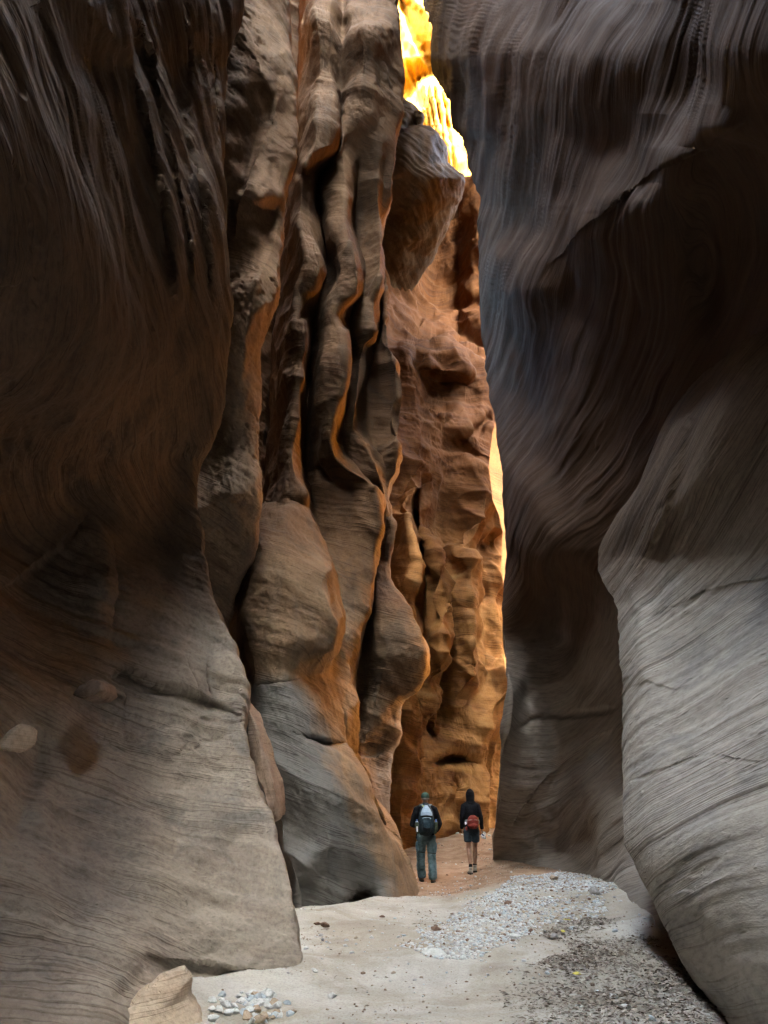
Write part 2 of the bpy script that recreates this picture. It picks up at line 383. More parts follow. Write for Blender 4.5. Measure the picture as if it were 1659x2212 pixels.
def extA(P):
    # carry the wall past the camera, behind the photographer
    c0 = P[:, :1, :]
    cols = []
    for dy, dx in ((-16, -0.8), (-12, -0.4), (-8, -0.5), (-5, 0.1), (-3, 0.1), (-1.5, 0.0)):
        c = c0.copy(); c[..., 1] += dy; c[..., 0] += dx; cols.append(c)
    return raise_top(np.concatenate(cols+[P], axis=1), -1)
bedA = lambda x, y, z: z + 0.30*y + 0.12*np.sin(y*0.9+z*0.5)
featA = [
    ('groove', [(120, -30), (245, 180), (305, 330), (345, 500), (365, 660)], 34, 0.22),
    ('groove', [(195, -30), (290, 130), (340, 300), (372, 480), (410, 720)], 17, -0.20),
    ('groove', [(255, -30), (330, 190), (378, 400), (425, 680)], 12, 0.12),
    ('groove', [(300, -30), (352, 190), (395, 400), (445, 700)], 12, -0.14),
    ('groove', [(350, -30), (385, 220), (418, 430), (462, 700)], 10, 0.12),
    ('groove', [(400, -30), (420, 250), (440, 480), (475, 720)], 10, -0.13),
    ('groove', [(450, -30), (452, 150), (462, 330), (480, 560)], 8, 0.10),
]
featA += [
    ('lip', [(-20, 1275), (70, 1222), (120, 1165), (150, 1118), (180, 1105)], 10, 0.22, 70),
    ('lip', [(180, 1105), (228, 1165), (240, 1260), (236, 1400)], 10, -0.12, 60),
    ('lip', [(215, 1468), (262, 1440), (330, 1478), (430, 1500), (528, 1548)], 5, 0.17, 60),
    ('groove', [(395, 1425), (410, 1470), (420, 1500)], 4, 0.10), ('groove', [(445, 1430), (440, 1475), (455, 1505)], 4, 0.08),
    ('groove', [(80, 1560), (70, 1660), (35, 1760), (0, 1850)], 34, 0.14),

    ('lip', [(285, 2055), (400, 2075), (520, 2095), (640, 2100)], 8, 0.10, 60),
    ('groove', [(325, 2060), (300, 2120), (250, 2190)], 22, 0.07),
]
o = rock("canyon_wall", gA, -900, 2400, NEAR, sharp=[0]*9, feats=featA, bed=bedA, lump=(0.16, 0.7), grain=0.02, bedamp=0.045, bedfreq=4.0, ext=extA, seed=2, ys=0.25, pock=0.0)
tag(o, "tall shadowed sandstone wall filling the left edge, pale and banded at its foot", "canyon wall", "structure")

# ------------------------------------------------------------------ second rib behind it
B_SIL = [(-900, 605, 11.4), (-600, 610, 11.4), (0, 622, 11.2), (100, 628, 11.2), (200, 640, 11.2), (320, 640, 11.2), (380, 634, 11.3), (450, 618, 11.4), (520, 612, 11.4), (600, 604, 11.3), (650, 600, 11.3), (700, 576, 11.5), (780, 557, 11.7), (900, 552, 11.9),
         (1000, 560, 11.9), (1060, 563, 11.8), (1090, 564, 11.85), (1130, 556, 12.2), (1190, 551, 12.5), (1240, 527, 12.7), (1300, 505, 12.9), (1400, 490, 13.1), (1600, 470, 13.2)]
gB = [
    frac([(-600, 330, 0), (1600, 330, 0)], 1, [(-600, 10.6), (0, 10.4), (600, 10.5), (1600, 11.4)]),
    frac([(-600, 470, 0), (0, 470, 0), (700, 470, 0), (1000, 430, 0), (1600, 430, 0)], 1, [(-600, 10.6), (0, 10.2), (300, 10.3), (550, 10.9), (800, 11.1), (1000, 11.3), (1090, 11.1), (1180, 11.8), (1600, 12.3)]),
    frac([(-600, 550, 0), (400, 560, 0), (700, 530, 0), (1000, 500, 0), (1600, 480, 0)], 1, [(-600, 10.9), (0, 10.5), (140, 10.35), (260, 10.7), (330, 10.75), (420, 10.6), (480, 11.1), (640, 10.7), (800, 11.0), (950, 11.4), (1060, 11.1), (1110, 11.5), (1200, 12.2), (1600, 12.7)]),
    B_SIL, shift(B_SIL, -12, 1.0), shift(B_SIL, -60, 2.6), shift(B_SIL, -150, 3.6)]
featB = [
    ('groove', [(500, 60), (560, 130), (600, 230)], 14, -0.10),
    ('lip', [(628, 130), (585, 260), (540, 370), (512, 440), (505, 520)], 8, 0.22, 50),
    ('groove', [(590, 330), (600, 420), (570, 560)], 10, 0.10),
    ('groove', [(545, 640), (580, 560), (600, 480)], 12, -0.10),
]
bedB = lambda x, y, z: z*0.9 + x*0.45
o = rock("canyon_wall", gB, -900, 1600, RIB, feats=featB, pock=0.05, bed=bedB, lump=(0.14, 0.8), grain=0.018, bedamp=0.025, bedfreq=5.0, seed=7)
tag(o, "rounded brown sandstone rib between the dark left wall and the black crack", "canyon wall", "structure")

# ------------------------------------------------------------------ fluted wall beyond the crack
L1 = [(-500, 664, 18.5), (0, 657, 18.0), (200, 654, 17.6), (380, 640, 17.0), (480, 630, 17.0), (640, 616, 17.0), (740, 602, 17.2), (900, 598, 17.4), (1000, 590, 17.4), (1060, 585, 17.0), (1092, 580, 16.6), (1112, 556, 13.9), (1180, 545, 13.2), (1250, 527, 13.0), (1370, 540, 13.0), (1500, 553, 13.1), (1600, 556, 13.0),
      (1770, 598, 12.8), (1900, 635, 12.4), (1985, 645, 12.2), (2100, 650, 12.0)]
M1 = [(-750, 690, 17.6), (-30, 684, 16.9), (38, 684, 15.6), (70, 688, 15.7), (180, 690, 15.9), (215, 688, 15.5), (300, 680, 15.1), (355, 660, 15.2), (380, 655, 15.7), (470, 648, 15.5), (565, 665, 15.1), (640, 645, 15.3), (700, 637, 15.2), (780, 628, 15.5), (900, 618, 15.6), (985, 612, 15.5), (1050, 622, 14.9), (1088, 622, 14.7), (1110, 608, 13.8),
      (1140, 610, 13.4), (1250, 615, 12.7), (1370, 635, 12.6), (1450, 605, 12.9), (1560, 625, 12.8), (1700, 680, 12.5), (1800, 705, 12.4), (1870, 720, 12.3), (1985, 745, 12.2), (2100, 755, 12.0)]
R1 = [(-750, 715, 17.6), (-30, 712, 16.9), (42, 712, 15.6), (70, 716, 15.7), (180, 716, 15.9), (225, 718, 15.5), (310, 724, 15.4), (345, 700, 15.8), (375, 668, 16.0), (441, 667, 15.8), (498, 674, 15.5), (552, 688, 15.1), (582, 690, 15.0), (617, 680, 15.3), (652, 663, 15.6), (688, 650, 15.7), (700, 655, 15.2), (749, 658, 15.1), (793, 650, 15.2), (837, 643, 15.2), (903, 637, 15.2), (970, 629, 15.2), (991, 631, 15.0), (1031, 638, 14.8),
      (1067, 656, 14.6), (1094, 652, 14.8), (1134, 664, 14.4), (1178, 680, 13.9), (1237, 700, 13.4), (1305, 714, 13.1), (1352, 722, 13.1), (1400, 722, 13.2), (1430, 690, 13.6), (1460, 668, 13.6), (1510, 680, 13.4), (1556, 692, 13.3), (1604, 718, 13.3), (1672, 769, 13.4), (1758, 803, 13.7), (1823, 838, 14.0), (1910, 884, 14.6), (1985, 905, 14.6), (2100, 930, 14.6)]
V1 = [(-750, 740, 18.6), (-30, 736, 17.0), (88, 734, 15.8), (320, 726, 16.2), (400, 680, 17.0), (565, 700, 16.8), (700, 672, 17.0), (850, 660, 17.3), (1000, 655, 17.2), (1100, 672, 16.9), (1237, 716, 16.0), (1352, 732, 15.6), (1420, 712, 15.0), (1500, 720, 14.9), (1604, 735, 15.2), (1700, 795, 16.0), (1823, 846, 17.0), (1910, 892, 17.5), (2100, 935, 17.5)]
W1 = [(-750, 760, 18.2), (-30, 758, 17.0), (80, 756, 15.7), (130, 756, 15.9), (320, 738, 16.1), (400, 705, 16.6), (500, 715, 16.1), (600, 730, 16.0), (700, 706, 16.1), (800, 700, 15.9), (880, 680, 16.5), (960, 676, 17.2), (1040, 690, 17.3), (1120, 720, 17.0), (1237, 745, 16.6), (1330, 745, 16.2), (1450, 728, 15.6), (1560, 738, 15.5), (1625, 745, 15.8), (1720, 800, 16.6), (1823, 850, 17.4), (2100, 937, 17.9)]
R2 = [(-750, 785, 18.0), (-30, 785, 16.9), (75, 785, 15.3), (130, 785, 15.5), (250, 775, 15.9), (326, 740, 16.2), (397, 744, 16.2), (476, 744, 15.9), (529, 758, 15.6), (585, 772, 15.4), (606, 773, 15.4), (632, 768, 15.6), (655, 738, 15.9), (687, 720, 16.0), (706, 727, 15.9), (724, 740, 15.8), (793, 744, 15.7), (837, 740, 15.8), (881, 727, 16.0), (944, 713, 16.3), (983, 722, 16.4), (1011, 748, 16.4), (1047, 800, 16.6), (1086, 816, 16.6), (1130, 818, 16.7),
      (1166, 807, 16.8), (1213, 805, 16.7), (1293, 797, 16.5), (1356, 771, 16.3), (1388, 762, 16.2), (1475, 757, 16.0), (1565, 758, 16.1), (1625, 756, 16.6), (1700, 803, 17.0), (1823, 854, 17.6), (2100, 939, 18.0)]
V2 = [(-750, 805, 18.1), (-30, 805, 17.0), (80, 805, 15.4), (130, 805, 15.6), (250, 800, 16.0), (330, 780, 16.5), (400, 768, 17.1), (476, 765, 17.5), (606, 784, 17.3), (640, 779, 17.2), (670, 760, 16.9), (700, 752, 17.0), (760, 757, 17.4), (850, 750, 17.5), (944, 733, 17.4), (1011, 765, 17.4), (1086, 826, 18.0), (1200, 812, 18.3), (1293, 802, 18.4), (1388, 772, 18.3), (1500, 766, 18.4), (1625, 770, 17.8), (1750, 815, 18.0), (1823, 850, 18.2), (2100, 940, 18.5)]
W2 = [(-750, 822, 18.2), (-30, 822, 17.1), (70, 822, 15.6), (130, 822, 15.8), (300, 818, 16.3), (400, 815, 16.7), (485, 820, 17.0), (542, 822, 16.8), (617, 818, 16.6), (652, 808, 16.8), (705, 810, 16.6), (727, 806, 16.7), (749, 786, 17.0), (793, 784, 16.9), (859, 771, 17.0), (925, 763, 17.2), (979, 795, 17.2), (1015, 815, 17.2), (1086, 830, 17.6), (1194, 822, 18.0), (1257, 812, 17.9), (1330, 822, 17.3), (1408, 835, 17.1), (1470, 822, 17.5), (1560, 800, 18.0), (1650, 790, 18.0), (1823, 835, 18.6), (2100, 943, 18.8)]
V3 = [(-750, 838, 18.3), (-30, 838, 17.2), (70, 838, 15.8), (130, 838, 16.0), (300, 834, 16.4), (400, 828, 16.9), (485, 823, 17.4), (542, 824, 17.7), (617, 823, 18.0), (652, 817, 18.2), (705, 820, 18.1), (740, 808, 17.9), (793, 800, 18.0), (859, 795, 18.0), (925, 800, 18.1), (979, 815, 18.0), (1015, 832, 17.8), (1086, 836, 17.8), (1194, 832, 18.0), (1257, 824, 18.0), (1330, 860, 17.1), (1408, 885, 16.9), (1470, 866, 17.4), (1560, 836, 18.3), (1650, 818, 18.6), (1823, 840, 19.0), (2100, 947, 19.2)]
R3 = [(-750, 850, 18.6), (-30, 852, 17.7), (48, 857, 16.5), (124, 865, 16.5), (215, 870, 16.5), (300, 857, 16.6), (365, 849, 16.7), (451, 838, 17.3), (499, 824, 17.8), (564, 822, 17.7), (644, 830, 17.5), (737, 832, 17.4), (765, 846, 17.3), (801, 857, 17.3), (850, 865, 17.3), (896, 856, 17.5), (960, 857, 17.5), (1015, 855, 17.6), (1047, 843, 17.9), (1110, 843, 17.9), (1138, 849, 17.8),
      (1194, 843, 17.9), (1249, 834, 18.2), (1305, 879, 17.6), (1332, 891, 17.4), (1368, 910, 17.2), (1408, 920, 17.2), (1444, 917, 17.4), (1480, 900, 17.8), (1513, 876, 18.3), (1552, 863, 18.6), (1599, 856, 18.8), (1630, 839, 19.0), (1715, 835, 19.2), (1780, 833, 19.4), (1823, 842, 19.5), (1900, 850, 19.6), (2100, 950, 19.8)]
gF = [frac([(-500, 120, 0), (2100, 120, 0)], 1, [(-500, 14), (2100, 14)]), frac([(-500, 500, 0), (2100, 500, 0)], 1, [(-500, 19.5), (2100, 18)]), shift(L1, -10, 3.0), L1, M1, R1, shift(V1, 5, 0.5), W1, R2, shift(V2, 3, 0.0), W2, V3, R3, shift(R3, -8, 1.4), shift(R3, -40, 3.6), shift(R3, -120, 5.0)]
featF = [
    ('blob', (735, 1945), (88, 92), 0.55), ('blob', (778, 1965), (40, 48), 0.5),
    ('groove', [(640, 1470), (600, 1478), (556, 1480)], 3, 0.10),
    ('groove', [(680, 1000), (720, 1040), (770, 1070)], 12, 0.35),
    ('groove', [(640, 1590), (705, 1605), (760, 1625), (835, 1622)], 6, 0.45),
]
bedF = lambda x, y, z: z + 0.18*x + 0.05*y + 0.25*np.sin(x*0.9+1.0)
o = rock("canyon_wall", gF, -750, 2100, FINS, sharp=[0, 0, .4, .4, 0, .3, 0, 0, .4, 0, .3, 0, .3, 0, 0, 0], feats=featF, bed=bedF, lump=(0.10, 0.8), grain=0.016, flake=0.02, bedamp=0.04, bedfreq=3.2, seed=11, scallop=0.22)
tag(o, "fluted wall of wavy sandstone fins with glowing orange rims, left of the hikers", "canyon wall", "structure")

# ------------------------------------------------------------------ rounded upper block that hangs over the far bend
G_SIL = [(-100, 800, 25), (150, 850, 24.3), (217, 872, 23.6), (230, 896, 23.4), (247, 913, 23.3), (275, 912, 23.6), (281, 932, 23.4), (300, 961, 23.2), (325, 970, 23.2), (349, 966, 23.5), (370, 984, 23.6), (386, 1002, 23.8), (424, 997, 24.4), (451, 984, 24.9), (483, 969, 25.3), (520, 956, 25.8), (558, 938, 26.4), (600, 905, 27.2), (650, 870, 28), (700, 850, 28.6), (800, 820, 29)]
gG = [shift(G_SIL, -220, -1.0), frac(G_SIL, 0.90, [(-100, 24.4), (150, 23.4), (217, 22.4), (300, 21.8), (350, 21.9), (420, 22.8), (520, 24.6), (600, 26.2), (800, 28.5)]), frac(G_SIL, 0.965, [(-100, 24.6), (217, 22.8), (300, 22.3), (350, 22.4), (420, 23.3), (520, 25.0), (600, 26.6), (800, 28.7)]), G_SIL, shift(G_SIL, -6, 1.6), shift(G_SIL, -60, 5.0)]
o = rock("canyon_wall", gG, -100, 800, FINS, feats=[('lip', [(1000, 386), (960, 350), (925, 300)], 4, 0.5, 30), ('lip', [(912, 280), (880, 285), (850, 290)], 4, 0.8, 40)], bed=lambda x, y, z: z+0.5*x, lump=(0.22, 0.6), grain=0.02, flake=0.02, bedamp=0.10, bedfreq=3.4, seed=15)
tag(o, "rounded sandstone block overhanging the far bend, below the sunlit gap", "canyon wall", "structure")

# ------------------------------------------------------------------ back wall of the bend
H0 = [(380, 780, 25), (700, 780, 25), (1100, 780, 22.5), (1850, 780, 22.5), (1950, 780, 22.5)]
R4 = [(380, 880, 27), (600, 890, 27.8), (720, 880, 26.8), (760, 880, 24.8), (820, 892, 24.6), (900, 900, 24.2), (1023, 912, 22.7), (1079, 887, 21.6), (1126, 879, 21.1), (1166, 890, 20.9), (1225, 898, 20.9), (1265, 886, 21.1), (1400, 872, 22), (1500, 870, 22.2), (1600, 866, 22.3), (1830, 866, 22.3), (1950, 866, 22.3)]
V4 = [(380, 905, 28), (600, 905, 28.8), (720, 900, 27.6), (760, 898, 25.2), (900, 908, 24.6), (1023, 916, 23.5), (1079, 894, 23.6), (1225, 906, 23.6), (1350, 900, 23.8), (1500, 890, 23.6), (1600, 890, 23.6), (1830, 890, 23.6), (1950, 890, 23.6)]
R5 = [(380, 935, 28.2), (480, 935, 29.4), (600, 935, 29.9), (690, 935, 28.8), (738, 930, 27), (765, 925, 24.6), (790, 930, 24.6), (815, 930, 25.9), (850, 930, 26), (920, 935, 24.6), (1000, 930, 24.2), (1039, 920, 23.8), (1067, 906, 23.3), (1126, 907, 22.9), (1158, 918, 22.6), (1178, 934, 22.4), (1221, 943, 22.4), (1277, 958, 22.2), (1325, 956, 22.3), (1412, 956, 22.3), (1452, 950, 22.7), (1480, 928, 23.4), (1600, 920, 24.4), (1670, 920, 24.2), (1830, 920, 24.0), (1950, 920, 24)]
V5 = [(380, 960, 28.3), (600, 960, 30.1), (700, 960, 28.8), (765, 955, 24.9), (800, 960, 24.8), (826, 960, 26.3), (870, 960, 26), (920, 970, 24.8), (1000, 975, 25), (1050, 965, 25), (1120, 960, 25.3), (1200, 955, 25.3), (1277, 966, 25), (1412, 964, 25), (1500, 950, 25), (1600, 955, 25.2), (1650, 955, 25.2), (1830, 955, 24.9), (1950, 955, 24.9)]
R6 = [(380, 990, 28.2), (480, 990, 29.6), (600, 990, 30.2), (690, 990, 29.4), (740, 990, 28), (770, 1000, 25), (800, 1005, 25), (828, 1005, 26.4), (870, 1005, 26.2), (930, 1010, 24.8), (985, 1015, 25.4), (1010, 1020, 24.9), (1060, 1050, 25), (1100, 1048, 25), (1134, 1036, 25), (1166, 1010, 24.7), (1186, 999, 24.5), (1206, 1012, 24.4), (1237, 1015, 24.4), (1285, 1013, 24.4), (1313, 1002, 24.6), (1348, 1017, 24.3), (1404, 1021, 24.2), (1428, 1027, 24.2), (1475, 1014, 24.6), (1513, 985, 25.1), (1600, 985, 25.6), (1830, 985, 25.6), (1950, 985, 25.6)]
V6 = [(380, 1025, 28.4), (600, 1025, 29), (740, 1030, 27.8), (790, 1035, 26.4), (920, 1045, 25.8), (1010, 1060, 25.6), (1082, 1075, 26), (1134, 1058, 27), (1200, 1030, 27.5), (1400, 1035, 27.5), (1480, 1050, 26.4), (1540, 1020, 25.6), (1600, 1010, 25.8), (1830, 1010, 26), (1950, 1010, 26)]
R7 = [(380, 1055, 28), (600, 1055, 28.8), (760, 1060, 27.2), (920, 1080, 26.6), (1082, 1100, 26.8), (1200, 1075, 28), (1400, 1080, 28), (1458, 1099, 26.2), (1488, 1101, 26), (1522, 1091, 26), (1542, 1073, 26), (1572, 1057, 26), (1603, 1035, 26.1), (1700, 1032, 26.4), (1830, 1030, 26.5), (1950, 1030, 26.5)]
V7 = shift(R7, 8, 2.2)
X7 = frac([(380, 1140, 0), (1950, 1140, 0)], 1, [(380, 29), (1950, 30)])
gH = [H0, R4, V4, R5, V5, R6, V6, R7, V7, X7, frac([(380, 1300, 0), (1950, 1300, 0)], 1, [(380, 32), (1950, 33.5)])]
featH = [
    ('blob', (976, 1758), (25, 80), 0.40),
    ('lip', [(905, 1600), (930, 1560), (935, 1590), (960, 1605), (1000, 1610), (1035, 1640)], 3, 0.0, 30),
    ('groove', [(925, 1655), (960, 1640), (1000, 1640), (1025, 1648)], 11, 0.9),
    ('groove', [(918, 1530), (925, 1575), (935, 1600)], 6, 0.7),
    ('groove', [(835, 1618), (850, 1612), (880, 1640), (905, 1640)], 5, 0.6),
    ('groove', [(940, 1810), (950, 1745), (962, 1695), (977, 1677), (991, 1688), (1000, 1735), (1006, 1775)], 1, 0.0),
    ('lip', [(1100, 1080), (1075, 1030), (1040, 1010), (990, 985), (940, 975)], 6, 0.35, 30),
    ('groove', [(1000, 880), (960, 900), (920, 860)], 10, -0.5),
    ('groove', [(1070, 890), (1030, 930), (985, 960)], 10, 0.5),
]
bedH = lambda x, y, z: z + 0.12*x + 1.4*np.exp(-((x-2.2)/1.6)**2)*np.clip((z-14)/6, 0, 1)
o = rock("canyon_wall", gH, 380, 1950, FAR, sharp=[0, .3, 0, .3, 0, .3, 0, .3, 0, 0, 0], feats=featH, bed=bedH, lump=(0.34, 0.5), grain=0.022, flake=0.04, bedamp=0.07, bedfreq=2.0, seed=19, scallop=0.45)
tag(o, "orange back wall of the bend, hollowed into an arch behind the two hikers", "canyon wall", "structure")

# ------------------------------------------------------------------ sunlit wall high beyond the gap
gS = [[(-500, 600, 43), (150, 600, 44), (700, 600, 47)], [(-500, 800, 38.5), (150, 800, 40.5), (700, 800, 44)], [(-500, 880, 37.5), (120, 880, 39.2), (215, 880, 40.8), (235, 880, 39.4), (400, 890, 41.2), (700, 900, 44.5)], [(-500, 935, 37), (120, 935, 38.6), (165, 935, 39.6), (185, 935, 38.0), (400, 945, 40.2), (700, 960, 43.5)], [(-500, 1000, 36), (300, 1000, 39), (700, 1010, 41.4)], [(-500, 1250, 33), (700, 1250, 39)]]
featS = [('lip', [(970, 150), (930, 170), (895, 205), (860, 240)], 5, 1.5, 60)] + \
        [('groove', [(880+i*18, 130+i*12), (905+i*16, 210+i*20), (930+i*14, 320+i*20)], 4, 0.5) for i in range(5)] + \
        [('groove', [(850+i*12, -20+i*10), (900+i*12, 90+i*20)], 6, 0.5) for i in range(6)]
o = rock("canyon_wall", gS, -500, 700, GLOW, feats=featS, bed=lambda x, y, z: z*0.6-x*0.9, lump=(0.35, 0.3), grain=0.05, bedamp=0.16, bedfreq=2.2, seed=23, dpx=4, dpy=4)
tag(o, "sunlit yellow rock wall glowing through the gap at the top", "canyon wall", "structure")

# ------------------------------------------------------------------ right-hand wall, far part and upper folds
R2S = [(-500, 900, 2.2), (0, 916, 2.0), (54, 929, 2.0), (118, 932, 2.0), (172, 945, 2.2), (225, 972, 2.4), (274, 981, 2.5), (306, 1005, 2.7), (376, 1016, 2.75), (430, 1037, 2.85), (483, 1031, 2.75), (640, 1030, 2.7), (790, 1046, 2.75), (960, 1075, 2.8), (1060, 1088, 2.8), (1250, 1089, 2.75),
       (1350, 1085, 2.65), (1450, 1096, 2.7), (1490, 1101, 2.72), (1620, 1085, 2.6), (1760, 1072, 2.55), (1862, 1064, 2.6), (1950, 1062, 2.6), (2300, 1062, 2.6)]
def xcol(px, tab):
    return [(a, px, b) for a, b in tab]
gR = [shift(R2S, 330, 4.2), shift(R2S, 200, 2.6), shift(R2S, 60, 0.95), shift(R2S, 10, 0.22), R2S,
    xcol(1150, [(-500, 4.2), (-60, 3.5), (40, 3.25), (120, 3.08), (200, 3.12), (330, 3.25), (480, 3.35), (570, 3.1), (620, 3.05), (720, 3.3), (860, 3.35), (960, 3.25), (1100, 2.95), (1190, 2.92), (1280, 3.1), (1400, 3.3), (1550, 3.3), (1700, 3.3), (1860, 3.4), (1910, 3.2), (2300, 3.0)]),
    xcol(1240, [(-500, 4.2), (-60, 3.65), (50, 3.4), (130, 3.25), (220, 3.32), (300, 3.45), (400, 3.42), (500, 3.25), (580, 3.4), (680, 3.55), (800, 3.6), (930, 3.55), (1060, 3.5), (1180, 3.4), (1280, 3.7), (1400, 4.1), (1600, 4.1), (1750, 4.0), (1840, 4.1), (1900, 3.8), (2300, 3.4)]),
    xcol(1345, [(-500, 4.2), (-50, 3.9), (60, 3.5), (130, 3.4), (220, 3.5), (310, 3.6), (380, 3.45), (440, 3.28), (520, 3.45), (650, 3.75), (800, 3.9), (900, 3.95), (1020, 3.95), (1150, 3.95), (1300, 4.1), (1500, 4.5), (1800, 3.9), (2000, 3.3), (2300, 3.1)]),
    xcol(1460, [(-500, 4.0), (0, 3.7), (100, 3.6), (200, 3.6), (280, 3.45), (340, 3.3), (430, 3.5), (550, 3.8), (740, 4.1), (850, 4.15), (1000, 4.2), (1150, 4.3), (1500, 4.6), (1900, 3.7), (2050, 3.2), (2300, 3.0)]),
    xcol(1560, [(-500, 3.6), (0, 3.15), (100, 3.05), (190, 3.15), (270, 3.1), (330, 3.4), (500, 4.1), (650, 4.4), (750, 4.3), (900, 4.3), (1200, 4.6), (1500, 4.8), (2000, 3.8), (2150, 3.3), (2300, 3.1)]),
    xcol(1680, [(-500, 3.3), (0, 2.9), (100, 2.85), (200, 3.0), (240, 3.2), (400, 3.8), (560, 4.2), (700, 4.2), (1200, 4.2), (2300, 4.0)]),
    xcol(2100, [(-500, 3.2), (0, 3.0), (200, 3.0), (500, 3.8), (800, 4.2), (2300, 4.2)]),
]
def extR(P):
    c0 = P[:, -1:, :]
    cols = []
    for dy, dx in ((-1.5, 0.0), (-3, 0.1), (-5, 0.2), (-8, 0.0), (-12, 0.5), (-16, 0.4)):
        c = c0.copy(); c[..., 1] += dy; c[..., 0] += dx; cols.append(c)
    return raise_top(np.concatenate([P]+cols, axis=1), 1)
bedR = lambda x, y, z: z + 0.30*y + 0.15*np.sin(z*0.5+y*0.3)
featR = [
    ('lip', [(1100, 1800), (1130, 1755), (1191, 1673), (1278, 1594), (1345, 1560)], 6, 0.14, 60),
    ('lip', [(1235, 1830), (1270, 1760), (1340, 1650)], 6, 0.12, 50),
    ('groove', [(1105, 1575), (1180, 1545), (1260, 1542), (1345, 1528)], 6, 0.12),
    ('lip', [(1165, 605), (1240, 505), (1300, 462), (1405, 372), (1530, 312), (1640, 235)], 4, 0.12, 30),
]
o = rock("canyon_wall", gR, -500, 2300, RIGHT, mode='x', feats=featR, bed=bedR, lump=(0.16, 0.7), grain=0.010, bedamp=0.03, bedfreq=3.0, ext=extR, seed=29, ys=0.07, xs=0.2)
tag(o, "dark folded right-hand wall that overhangs the gravel beside the hooded hiker", "canyon wall", "structure")

# ------------------------------------------------------------------ right foreground slab with slanting layers
def extR1(P):
    c0 = P[:, -1:, :]; cols = []
    for dy, dx in ((-1.5, 0.0), (-3, 0.1), (-5, 0.2), (-8, 0.0), (-12, 0.5), (-16, 0.4)):
        c = c0.copy(); c[..., 1] += dy; c[..., 0] += dx; cols.append(c)
    return np.concatenate([P]+cols, axis=1)
R1S = [(520, 1760, 4.9), (640, 1640, 4.8), (740, 1545, 4.7), (836, 1480, 4.3), (930, 1425, 3.95), (1050, 1375, 3.72), (1130, 1325, 3.52), (1200, 1295, 3.38), (1225, 1295, 3.32), (1249, 1302, 3.26), (1293, 1322, 3.2), (1325, 1332, 3.14), (1411, 1336, 3.04), (1487, 1346, 2.97), (1610, 1346, 2.86), (1729, 1346, 2.76), (1820, 1350, 2.69), (1860, 1366, 2.67),
       (1927, 1397, 2.66), (1987, 1429, 2.66), (2038, 1457, 2.68), (2106, 1497, 2.7), (2157, 1532, 2.72), (2201, 1556, 2.74), (2300, 1615, 2.8), (2500, 1735, 2.9)]
def along(sil, dx, tab):
    s = np.array(sil, float); t = np.array(tab, float); out = []
    for py in sorted(set(list(s[:, 0])+list(t[:, 0]))):
        out.append((py, float(pchip(s[:, 0], s[:, 1], np.array([py]))[0])+dx, float(pchip(t[:, 0], t[:, 1], np.array([py]))[0])))
    return out
def lean(g, a):
    return [(p, x, d + a*float(np.clip((1780-p)/480.0, 0, 1))*float(np.clip((p-900)/300.0, 0.3, 1))) for p, x, d in g]
gR1 = [shift(R1S, 130, 2.2), shift(R1S, 50, 1.0), shift(R1S, 8, 0.25), R1S,
    along(R1S, 40, [(520, 4.9), (740, 4.3), (836, 4.0), (930, 3.75), (1050, 3.55), (1213, 3.34), (1300, 3.2), (1487, 2.93), (1700, 2.68), (1860, 2.56), (2038, 2.56), (2200, 2.62), (2500, 2.8)]),
    along(R1S, 110, [(520, 4.8), (640, 4.5), (740, 4.0), (836, 3.8), (1050, 3.55), (1213, 3.42), (1300, 3.36), (1487, 3.04), (1700, 2.72), (1860, 2.53), (2038, 2.48), (2200, 2.52), (2500, 2.7)]),
    along(R1S, 250, [(520, 4.6), (640, 4.2), (740, 4.0), (1050, 3.8), (1213, 3.62), (1300, 3.5), (1487, 3.18), (1700, 2.8), (1860, 2.57), (2038, 2.46), (2200, 2.44), (2500, 2.5)]),
    along(R1S, 420, [(520, 4.4), (640, 4.1), (1050, 3.85), (1300, 3.6), (1487, 3.25), (1860, 2.62), (2200, 2.44), (2500, 2.45)]),
    along(R1S, 900, [(520, 4.2), (1050, 3.8), (1860, 2.75), (2500, 2.45)]),
]
bedR1 = lambda x, y, z: z + 0.26*y + 0.03*np.clip(z-2.2, 0, 9)*(y-9)
featR1 = [
    ('lip', [(1395, 1335), (1450, 1312), (1520, 1275), (1600, 1255), (1700, 1245)], 2.5, 0.035, 25),
    ('groove', [(1352, 1690), (1400, 1674), (1450, 1652), (1520, 1626)], 3, 0.05),
    ('groove', [(1520, 1625), (1580, 1640), (1659, 1648)], 3, 0.03),
    ('groove', [(1335, 1308), (1397, 1172), (1432, 1110), (1452, 975), (1500, 836), (1545, 737)], 14, -0.10),
    ('groove', [(1358, 1308), (1418, 1172), (1456, 1110), (1480, 975), (1525, 836), (1575, 737)], 12, 0.06),
    ('lip', [(1345, 1490), (1400, 1470), (1460, 1490), (1520, 1440)], 3, 0.04, 20),
]
gR1 = [lean(g, 0.32) for g in gR1]
o = rock("canyon_wall", gR1, 520, 2500, SLAB, mode='x', feats=featR1, bed=bedR1, lump=(0.06, 0.8), grain=0.006, flake=0.016, bedamp=0.034, bedfreq=5.0, ext=extR1, seed=37, ys=0.15, xs=0.3, pock=0.012)
tag(o, "pale foreground slab at the right edge with slanting layers, bulging over the gravel", "canyon wall", "structure")

